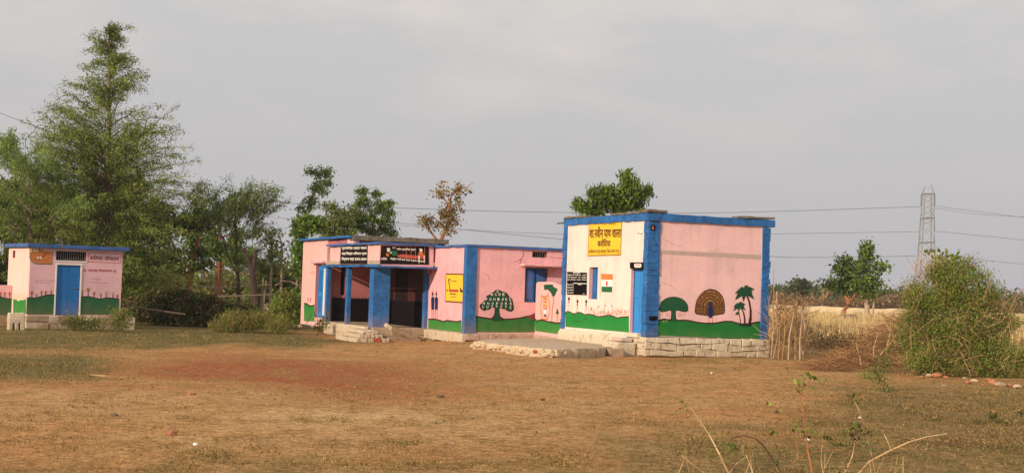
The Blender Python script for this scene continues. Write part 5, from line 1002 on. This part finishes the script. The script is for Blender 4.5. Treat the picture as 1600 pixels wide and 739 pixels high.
# --- brush pile
bp = empty('brush_pile', tuple(gnd(1340, 572)), 0, 'reddish heap of cut thorny brush between stick fence and big bush', 'brush pile'); bb_ = gnd(1340, 572); mb = MB()
for i in range(2000):
    t = random.random()**.8; x = 1265+t*170; hgt = np.interp(t, [0, .3, .6, 1], [6, 24, 62, 98])*random.random(); y = 578-hgt-4*t; D0 = 36.5+random.uniform(-.8, 2.5); p = at(x, y, D0)-bb_; p[2] = max(p[2], -.02+random.random()*.1); L_ = random.uniform(.2, .8); a = random.uniform(-1.5, 1.5); q = p+np.array([math.sin(a), random.uniform(-.4, .4), abs(math.cos(a))*.5*random.uniform(-.3, 1)])*L_
    mb.tube([p, (p+q)/2+rng.normal(size=3)*.06, q], [.006, .005, .002], random.choice(['twig', 'twig_dark', 'twig_dark', 'bark_red', 'twig']), 3, False)
tag(mb.build('brush', bp, normals=False), kind='stuff')
for (x0, y0, x1, y1) in ((1345, 570, 1338, 540), (1365, 560, 1372, 520), (1385, 545, 1392, 500), (1400, 540, 1380, 500), (1375, 555, 1402, 520)):
    p = at(x0, y0, 36)-bb_; q = at(x1, y1, 36)-bb_; MB().tube([p, (p+q)/2+rng.normal(size=3)*.05, q], [.018, .014, .01], 'twig_gold', 5).build('branch', bp)
# --- rubble under the bush
random.seed(91); rubm = []
for i in range(5):
    r = MB().rock((0, 0, 0), 1, ['rubble_red', 'rubble_red', 'stone', 'rubble_red', 'whitewash_tan'][i], 2, (1, .8, .6)); rubm.append(r.mesh('rubble_stone'))
spots = [(1268, 577, .10), (1278, 574, .12), (1290, 575, .13), (1301, 572, .11), (1312, 571, .08), (1340, 573, .08), (1418, 578, .10), (1428, 574, .14), (1441, 590, .08), (1452, 588, .11), (1464, 589, .17), (1478, 591, .1), (1475, 603, .06), (1512, 599, .12), (1522, 596, .1), (1536, 603, .07), (1552, 600, .16), (1563, 603, .15), (1578, 603, .10), (1590, 605, .11), (1545, 595, .12), (1432, 583, .09), (1508, 592, .08)]
for i, (x, y, r) in enumerate(spots):
    o = bpy.data.objects.new('rubble_stone', rubm[i % 5]); COL.objects.link(o); P = gnd(x, y); o.location = (P[0], P[1], P[2]+r*.25); o.scale = (r*1.0, r*.8, r*.75); o.rotation_euler = (0, 0, i*1.3)
    order = sorted(spots).index((x, y, r)); nth = ['first', 'second', 'third', 'fourth', 'fifth', 'sixth', 'seventh', 'eighth', 'ninth', 'tenth', 'eleventh', 'twelfth', 'thirteenth', 'fourteenth', 'fifteenth', 'sixteenth', 'seventeenth', 'eighteenth', 'nineteenth', 'twentieth', 'twenty first', 'twenty second', 'twenty third'][order]
    tag(o, ('big ' if r > .135 else 'small ' if r < .09 else '')+['reddish', 'reddish', 'brown', 'reddish', 'pale brown'][i % 5]+' stone, '+nth+' from the left in the rubble row under '+('the brush pile' if x < 1400 else 'the big bush'), 'stone', 'rubble stones under the bush')
def stone1(x, y, r, m, label, sq=(1, .9, .7)):
    P = gnd(x, y); o = MB().rock((0, 0, 0), r, m, 1, sq).build('loose_stone'); o.location = (P[0], P[1], P[2]+r*.3); tag(o, label, 'stone')
stone1(268, 680, .075, 'rubble_red', 'orange brick lump lying in the left foreground'); stone1(1112, 584, .06, 'whitewash', 'white stone below the peacock wall'); stone1(1344, 653, .035, 'whitewash', 'small white stone behind the foreground stems'); stone1(688, 620, .055, 'bark', 'dark clod lying in the middle of the yard', (1.6, 1, .5)); stone1(298, 617, .07, 'rubble_red', 'small reddish stone on the pale soil left of centre', (1.2, 1, .5))
stone1(305, 695, .03, 'white', 'tiny white pebble by the orange brick lump'); stone1(178, 650, .05, 'bark', 'dark clump of dung on the left of the yard', (1.2, .8, .6)); stone1(848, 625, .04, 'bark_dark', 'small dark clod right of the middle of the yard', (1.2, 1, .5)); stone1(1262, 689, .04, 'white', 'bright pebble between the foreground stems')
b = gnd(170, 592); o = MB().tube([gnd(141, 588)-b+np.array([0, 0, .03]), gnd(165, 592)-b+np.array([0, 0, .05]), gnd(198, 593)-b+np.array([0, 0, .03])], [.012, .02, .012], 'twig', 6).build('fallen_stick'); o.location = b; tag(o, 'long fallen stick lying on the left of the yard', 'stick')
# --- field posts and bund
for (x, y0, y1, D0, r, lb) in ((1354, 500, 476, 110, .22, 'thick pale sawn post beside the green field tree'), (1343, 500, 487, 112, .12, 'short grey post left of the pale sawn post'), (1213, 500, 455, 70, .06, 'tall thin pale pole behind the stick fence')):
    p = at(x, y0, D0); p[2] = -.1; q = at(x+1, y1, D0); o = MB().tube([(0, 0, 0), tuple((q-p)/2+np.array([.02, 0, 0])), tuple(q-p)], [r, r*.9, r*.8], 'bark_pale', 8).build('field_post'); o.location = p; tag(o, lb, 'post')
mb = MB(); xs = np.linspace(30, 62, 33); P0 = at(1200, 492, 190); P1 = at(1620, 497, 190); pts = []
for i in range(41):
    t = i/40; P = at(1150+550*t, 480, 150); pts.append((P[0], P[1]))
vs = []; fs = []
for i, (x, y) in enumerate(pts):
    h_ = .85+random.uniform(-.08, .08); vs += [(x, y-1.6, -.1), (x, y-.3, h_), (x, y+1.5, h_), (x, y+2.6, -.1)]
for i in range(40):
    for q in range(3): fs.append((4*i+q, 4*i+q+1, 4*i+4+q+1, 4*i+4+q))
mb.add(vs, fs, 'bund'); tag(mb.build('field_bund'), kind='structure')
c = gnd(1283, 504); o = MB(); o.prism([(c[0]+5.0*math.cos(t)*1.0, c[1]+9*math.sin(t)) for t in np.linspace(0, 2*math.pi, 17)[:-1]], .0, .06, 'field_soil'); tag(o.build('bare_soil_patch'), kind='structure')
c = gnd(1322, 505); b = at(1322, 505, 95); b[2] = 0; o = MB().rock((0, 0, .35), .85, 'bark_dark', 2, (1.2, .8, .55)); o = o.build('dark_heap'); o.location = b; tag(o, 'dark brown heap on the dry field below the crooked tree', 'heap')

# --- grasses (uncountable)
def blades(name, Pts, hts, wid, mats, mat_p=None, lean=.35):
    n_ = len(Pts); a = rng.uniform(0, 2*math.pi, n_); s_ = np.stack([np.cos(a), np.sin(a), np.zeros(n_)], 1)*wid[:, None]*.5; tip = Pts+np.stack([rng.normal(size=n_)*lean, rng.normal(size=n_)*lean, np.ones(n_)], 1)*hts[:, None]
    V = np.stack([Pts-s_, Pts+s_, tip], 1); mi = rng.choice(len(mats), n_, p=mat_p); return tag(npmesh(name, V, 3, mats, mi), kind='stuff')
rng = np.random.default_rng(101)
n_ = 260000; x = rng.uniform(-40, 1640, n_); y = 741-(741-512)*rng.random(n_)**.75
P = []
d_ = cF[None]+cR[None]*((x-800)/FPX)[:, None]-cV[None]*((y-369.5)/FPX)[:, None]; t_ = (0-EYE)/d_[:, 2]; G_ = EYEP+d_*t_[:, None]; z_ = gz(G_[:, 0], G_[:, 1]); t_ = (z_-EYE)/d_[:, 2]; G_ = EYEP+d_*t_[:, None]; 
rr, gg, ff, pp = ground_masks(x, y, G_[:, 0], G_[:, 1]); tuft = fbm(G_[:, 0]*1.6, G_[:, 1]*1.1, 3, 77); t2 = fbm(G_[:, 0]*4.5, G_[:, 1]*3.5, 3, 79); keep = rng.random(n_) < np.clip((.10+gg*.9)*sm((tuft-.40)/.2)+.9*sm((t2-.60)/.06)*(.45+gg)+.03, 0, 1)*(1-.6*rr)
# nothing grows inside the buildings or the platform
def inside(B, a0, a1, b0, b1):
    q = G_-B.o; a = q@B.u; b = q@B.v; return (a > a0) & (a < a1) & (b > b0) & (b < b1)
keep &= ~(inside(RB, -.2, 4.2, -.15, 6)|inside(SBd, -.15, 6, -.15, 14)|inside(SBd, -2.3, 0, 3.7, 14)|inside(TB, -.2, 5, -.25, 3))
keep &= ~((G_[:, 0] > -1.2) & (G_[:, 0] < 3.2) & (G_[:, 1] > 38) & (G_[:, 1] < 46))
G2 = G_[keep]; G2[:, 2] = gz(G2[:, 0], G2[:, 1])-.005; h_ = rng.uniform(.012, .04, len(G2))*(1+.6*gg[keep]); w_ = .004+.0004*G2[:, 1]*rng.uniform(.6, 1.2, len(G2))
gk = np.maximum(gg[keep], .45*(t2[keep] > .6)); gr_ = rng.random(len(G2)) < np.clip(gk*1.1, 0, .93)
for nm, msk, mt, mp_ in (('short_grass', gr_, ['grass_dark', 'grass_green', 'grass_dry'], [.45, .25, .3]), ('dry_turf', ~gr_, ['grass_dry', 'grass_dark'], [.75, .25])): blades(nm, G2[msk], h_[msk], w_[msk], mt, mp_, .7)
lx = np.concatenate([rng.uniform(-20, 1620, 700), rng.normal(1500, 60, 900), rng.uniform(1230, 1620, 700), rng.normal(1560, 50, 400)]); ly = np.concatenate([735-190*rng.random(700)**.8, rng.normal(692, 5, 900), rng.uniform(575, 730, 700), rng.normal(668, 4, 400)])
d_ = cF[None]+cR[None]*((lx-800)/FPX)[:, None]-cV[None]*((ly-369.5)/FPX)[:, None]; G_ = EYEP+d_*(-EYE/d_[:, 2])[:, None]; G_[:, 2] = gz(G_[:, 0], G_[:, 1])+.02
G_ = G_[~(inside(RB, -.3, 4.3, -.3, 6)|inside(SBd, -2.6, 6, -.5, 14)|inside(TB, -.5, 5, -.5, 3)) & ~((G_[:, 0] > -1.2) & (G_[:, 0] < 3.2) & (G_[:, 1] > 38) & (G_[:, 1] < 46))]
tag(leaves(G_, .034, .5, 'leaf_litter', ['leaf_brush', 'leaf_dry', 'grass_dry'], None, [.35, .4, .25], 0), kind='stuff')
# dry standing grass of the field on the right
n_ = 60000; x = rng.uniform(1195, 1640, n_); y = rng.uniform(499, 540, n_); G_ = np.array([EYEP+ray(a, c)*(-EYE/ray(a, c)[2]) for a, c in zip(x, y)]); den = fbm(G_[:, 0]*.35, G_[:, 1]*.12, 4, 9); kp = rng.random(n_) < sm((den-.35)/.2); kp &= ~inside(RB, -1, 4.6, -1, 9); G2 = G_[kp]; G2[:, 2] = -.02
blades('standing_dry_grass', G2, rng.uniform(.35, .95, len(G2)), .012+G2[:, 1]*.0007, ['grass_field', 'grass_dry'], [.75, .25], .18)
# --- far scrub and woodland
def belt(name, x0, x1, D0, D1, h0, h1, n_, per, sz, mats, mp_, seed):
    rg = np.random.default_rng(seed); x = rg.uniform(x0, x1, n_); D_ = rg.uniform(D0, D1, n_); X = (x-800)/FPX*D_; h_ = h0+(h1-h0)*fbm(x*.02, D_*.03, 4, seed)**1.3*1.6; c = np.stack([X, D_, h_*rg.random(n_)**.7], 1)
    C = np.repeat(c, per, 0)+rg.normal(size=(n_*per, 3))*np.array([1.1, 1.1, .5])*sz*2.2; C[:, 2] = np.abs(C[:, 2]); ob_ = leaves(C, sz, .6, name, mats, None, mp_, 0); return tag(ob_, kind='stuff')
belt('distant_scrub', 1150, 1760, 158, 185, .7, 2.4, 3200, 16, .30, ['leaf_brush', 'leaf_far', 'leaf_dry'], [.6, .14, .26], 5)
belt('distant_woodland', 1100, 1800, 230, 290, 1.5, 4.0, 2600, 18, .5, ['leaf_far', 'leaf_dark'], [.7, .3], 6)
belt('background_scrub', -150, 1100, 110, 150, .8, 3.4, 2400, 14, .4, ['leaf_far', 'leaf_mid', 'leaf_brush'], [.4, .3, .3], 7)
for (x_0, x_1, D_a, D_b, nn, sd_) in ((1262, 1440, 46, 66, 420, 12), (1270, 1620, 66, 110, 500, 13)):
    rg = np.random.default_rng(sd_); xx = rg.uniform(x_0, x_1, nn); DD = rg.uniform(D_a, D_b, nn); kk_ = fbm(xx*.05, DD*.2, 3, sd_) > .5; cc_ = np.stack([(xx-800)/FPX*DD, DD, rg.uniform(.03, .45, nn)], 1)[kk_]
    cc_ = np.repeat(cc_, 34, 0)+rg.normal(size=(len(cc_)*34, 3))*np.array([.3, .4, .14]); cc_[:, 2] = np.abs(cc_[:, 2]); rng = rg; tag(leaves(cc_, .16, .16, 'dry_scrub', ['leaf_dry', 'leaf_brush', 'leaf_olive'], None, [.4, .4, .2], -.5), kind='stuff')
# --- pylon and wires
Dp_ = 330.; s = Dp_/FPX; pb = at(1442, 480, Dp_); pb[2] = -.2
py_ = empty('lattice_pylon', tuple(pb), 0, 'grey steel lattice electricity pylon on the skyline', 'pylon')
def pp3(x, y, k=0): return at(x, y, Dp_)-pb+np.array([0, k, 0])
def pw(y): return np.interp(y, [290, 302, 330, 345, 400, 480], [5, 7.0, 7.5, 8.5, 10.5, 19])
mb = MB(); ctr = lambda y: np.interp(y, [290, 480], [1450.5, 1445])
corner = lambda y, sx_, sy_: pp3(ctr(y)+sx_*pw(y), y)+np.array([0, sy_*pw(y)*s, 0])
for sx_ in (-1, 1):
    for sy_ in (-1, 1): mb.tube([corner(y, sx_, sy_) for y in (302, 345, 400, 486)], .085, 'steel', 4)
mb.build('leg', py_, normals=False)
mb = MB(); lv = list(np.linspace(302, 345, 6))+list(np.linspace(352, 480, 8))
for a, b_ in zip(lv[:-1], lv[1:]):
    for sy_ in (-1, 1): mb.tube([corner(a, -1, sy_), corner(b_, 1, sy_)], .038, 'steel', 3); mb.tube([corner(a, 1, sy_), corner(b_, -1, sy_)], .038, 'steel', 3)
    for sx_ in (-1, 1): mb.tube([corner(a, sx_, -1), corner(b_, sx_, 1)], .038, 'steel', 3)
mb.build('bracing', py_, normals=False)
for y, hl in ((303, 10.5), (341, 11), (379, 12.5)):
    mb = MB(); mb.tube([pp3(ctr(y)-hl, y+.6), pp3(ctr(y)+hl, y-.6)], .16, 'steel', 4)
    mb.tube([pp3(ctr(y)-hl, y+.6), pp3(ctr(y)-hl-1, y+20)], .12, 'steel', 4); mb.tube([pp3(ctr(y)+hl, y-.6), pp3(ctr(y)+hl, y+19)], .12, 'steel', 4)
    mb.tube([pp3(ctr(y)-hl, y), pp3(ctr(y)-pw(y-10), y-10)], .07, 'steel', 3); mb.tube([pp3(ctr(y)+hl, y), pp3(ctr(y)+pw(y-10), y-10)], .07, 'steel', 3); mb.build('crossarm', py_, normals=False)
mb = MB(); mb.tube([pp3(1443, 302), pp3(1446, 291), pp3(1452, 296), pp3(1456, 288), pp3(1457, 302)], .07, 'steel', 3); mb.build('peak', py_, normals=False)
def wire(label, pts, D0, D1, r=.045):
    W_ = []; n_ = len(pts)
    for i, (x, y) in enumerate(pts):
        t = (x-pts[0][0])/(pts[-1][0]-pts[0][0]); iD = (1-t)/D0+t/D1; W_.append(at(x, y, 1/iD))
    # resample smooth
    P = []; 
    for i in range(n_-1):
        for q in np.linspace(0, 1, 5)[:-1]:
            p0 = W_[max(i-1, 0)]; p1 = W_[i]; p2 = W_[i+1]; p3 = W_[min(i+2, n_-1)]; P.append(.5*((2*p1)+(-p0+p2)*q+(2*p0-5*p1+4*p2-p3)*q*q+(-p0+3*p1-3*p2+p3)*q**3))
    P.append(W_[-1]); o = MB().tube([p-P[0] for p in P], [r*.8*(p[1]/250) for p in P], 'wire', 4).build('power_line', normals=False); o.location = P[0]; tag(o, label, 'wire', 'power lines strung to the pylon')
wire('uppermost power line coming down from the top left to the pylon', [(-30, 165), (70, 204), (180, 243), (290, 282), (400, 313), (620, 325), (880, 332), (1150, 332), (1438, 323)], 90, 330, .05)
wire('middle power line crossing low behind the orange tree', [(-30, 281), (60, 292), (250, 318), (430, 340), (620, 352), (880, 366), (1150, 366), (1437, 362)], 150, 330, .04)
wire('lowest power line running behind the classroom wall to the pylon', [(600, 346), (880, 374), (1100, 391), (1210, 401), (1300, 402), (1432, 400)], 200, 330, .05)
wire('upper power line leaving the pylon to the right', [(1461, 322), (1530, 331), (1640, 345)], 330, 380, .04)
wire('second upper power line leaving the pylon to the right', [(1460, 325), (1530, 335), (1640, 341)], 330, 400, .035)
wire('middle power line leaving the pylon to the right', [(1460, 361), (1530, 368), (1640, 379)], 330, 380, .04)
wire('lower power line leaving the pylon to the right', [(1460, 399), (1530, 406), (1640, 416)], 330, 380, .04)

# --- foreground stems
random.seed(111); rng = np.random.default_rng(111); k0 = 1600/600; Fz = lambda x, y: (1000+x/k0, 540+y/k0)
def stems(name, label, lst, D0, leafs, m):
    e = None; x, y = Fz(*lst[0][0][0]); b = at(x, y, D0); b[2] = float(gz(b[0], b[1])); e = empty(name, tuple(b), 0, label, 'plant')
    for pts, r in lst:
        P = [at(*Fz(*p), D0)-b+np.array([0, random.uniform(-.05, .05), 0]) for p in pts]
        if pts[0][1] >= 520: P = [P[0]*np.array([1, 1, 0])+np.array([(P[0]-P[1])[0]*.5, 0, -.02])]+P
        MB().tube(P, [r*(1-.6*i/(len(P)-1)) for i in range(len(P))], m, 5).build('stem', e, normals=False)
    if leafs:
        C = np.concatenate([at(*Fz(x, y), D0)-b+rng.normal(size=(n_, 3))*r_*np.array([1, .6, .8]) for x, y, r_, n_ in leafs]); leaves(C, .045, .6, 'leaves', ['leaf_mid', 'leaf_bright', 'leaf_brush'], e, [.45, .2, .35])
stems('dry_weed', 'leftmost pale leaning foreground stem with a tuft of green leaves', [([(370, 530), (330, 450), (290, 370), (235, 290), (205, 250)], .011), ([(268, 530), (215, 490), (170, 450)], .007), ([(160, 530), (175, 490), (195, 435)], .005), ([(370, 530), (400, 490), (450, 455)], .005)], 12.5, [(183, 262, .03, 10), (178, 234, .015, 3), (285, 350, .02, 3), (316, 428, .02, 3)], 'twig_gold')
stems('dry_weed', 'arched dark foreground stem left of the tallest one', [([(590, 530), (560, 480), (520, 420), (480, 385), (430, 374), (380, 385), (355, 430)], .007), ([(570, 500), (585, 450), (560, 400)], .004), ([(480, 530), (484, 470), (470, 440)], .004)], 12.2, [(335, 378, .02, 4), (360, 420, .02, 4), (395, 420, .02, 4), (552, 355, .02, 5), (578, 480, .02, 6)], 'bark_dark')
stems('dry_weed', 'tallest upright reddish foreground stem with leaves near its tip', [([(715, 530), (700, 440), (686, 350), (676, 270), (668, 180), (665, 150)], .010), ([(690, 380), (650, 395), (580, 345), (555, 320)], .004), ([(680, 340), (610, 280), (600, 278)], .005), ([(660, 470), (652, 400), (640, 380)], .004), ([(600, 530), (650, 480), (700, 445), (790, 432), (850, 440)], .005)], 11.8, [(672, 160, .03, 9), (690, 130, .025, 6), (735, 155, .03, 8), (655, 184, .015, 4), (535, 245, .02, 3), (570, 272, .02, 4), (675, 350, .05, 16), (700, 370, .04, 10), (600, 105, .02, 4)], 'bark_red')
stems('dry_weed', 'golden foreground stem arching far to the right', [([(905, 530), (960, 485), (1040, 440), (1120, 400), (1200, 378), (1290, 368)], .010), ([(1045, 430), (1025, 390), (1018, 365)], .005), ([(860, 530), (880, 460), (900, 395)], .010), ([(760, 530), (756, 470), (762, 380)], .004), ([(985, 530), (965, 450), (950, 380)], .004), ([(940, 330), (910, 270), (890, 215)], .004)], 12.0, [(880, 370, .06, 22), (910, 355, .05, 14), (945, 360, .03, 8), (885, 210, .02, 5), (905, 238, .025, 6), (882, 320, .015, 3), (770, 380, .02, 5), (930, 425, .04, 8), (855, 510, .03, 6)], 'twig_gold')
mbs = MB(); bb2 = at(1230, 739, 12.0); bb2[2] = 0
for i in range(60):
    x = random.uniform(1060, 1420); y = 770; p = at(x, y, 12+random.uniform(-.6, .6))-bb2; p[2] = 0; a = random.uniform(-1.2, 1.2); L_ = random.uniform(.35, .75); q = p+np.array([math.sin(a)*.8, random.uniform(-.2, .2), 1])*L_*.75; mbs.tube([p, (p+q)/2+rng.normal(size=3)*.05, q], [.005, .004, .002], random.choice(['twig', 'twig_gold', 'twig_dark']), 3, False)
o = mbs.build('dry_undergrowth', normals=False); o.location = bb2; tag(o, kind='stuff')
# ------------------------------------------------------------------ haze
hz = MB().box(-700, 700, -40, 420, -2.5, 45, 'white').build('haze'); tag(hz, kind='stuff')
m = bpy.data.materials.new('haze'); m.use_nodes = True; n = m.node_tree; n.nodes.clear(); o_ = n.nodes.new('ShaderNodeOutputMaterial'); v_ = n.nodes.new('ShaderNodeVolumePrincipled'); v_.inputs['Density'].default_value = .00025; v_.inputs['Color'].default_value = (.93, .93, .95, 1); v_.inputs['Anisotropy'].default_value = .1
n.links.new(v_.outputs[0], o_.inputs['Volume']); hz.data.materials.clear(); hz.data.materials.append(m)
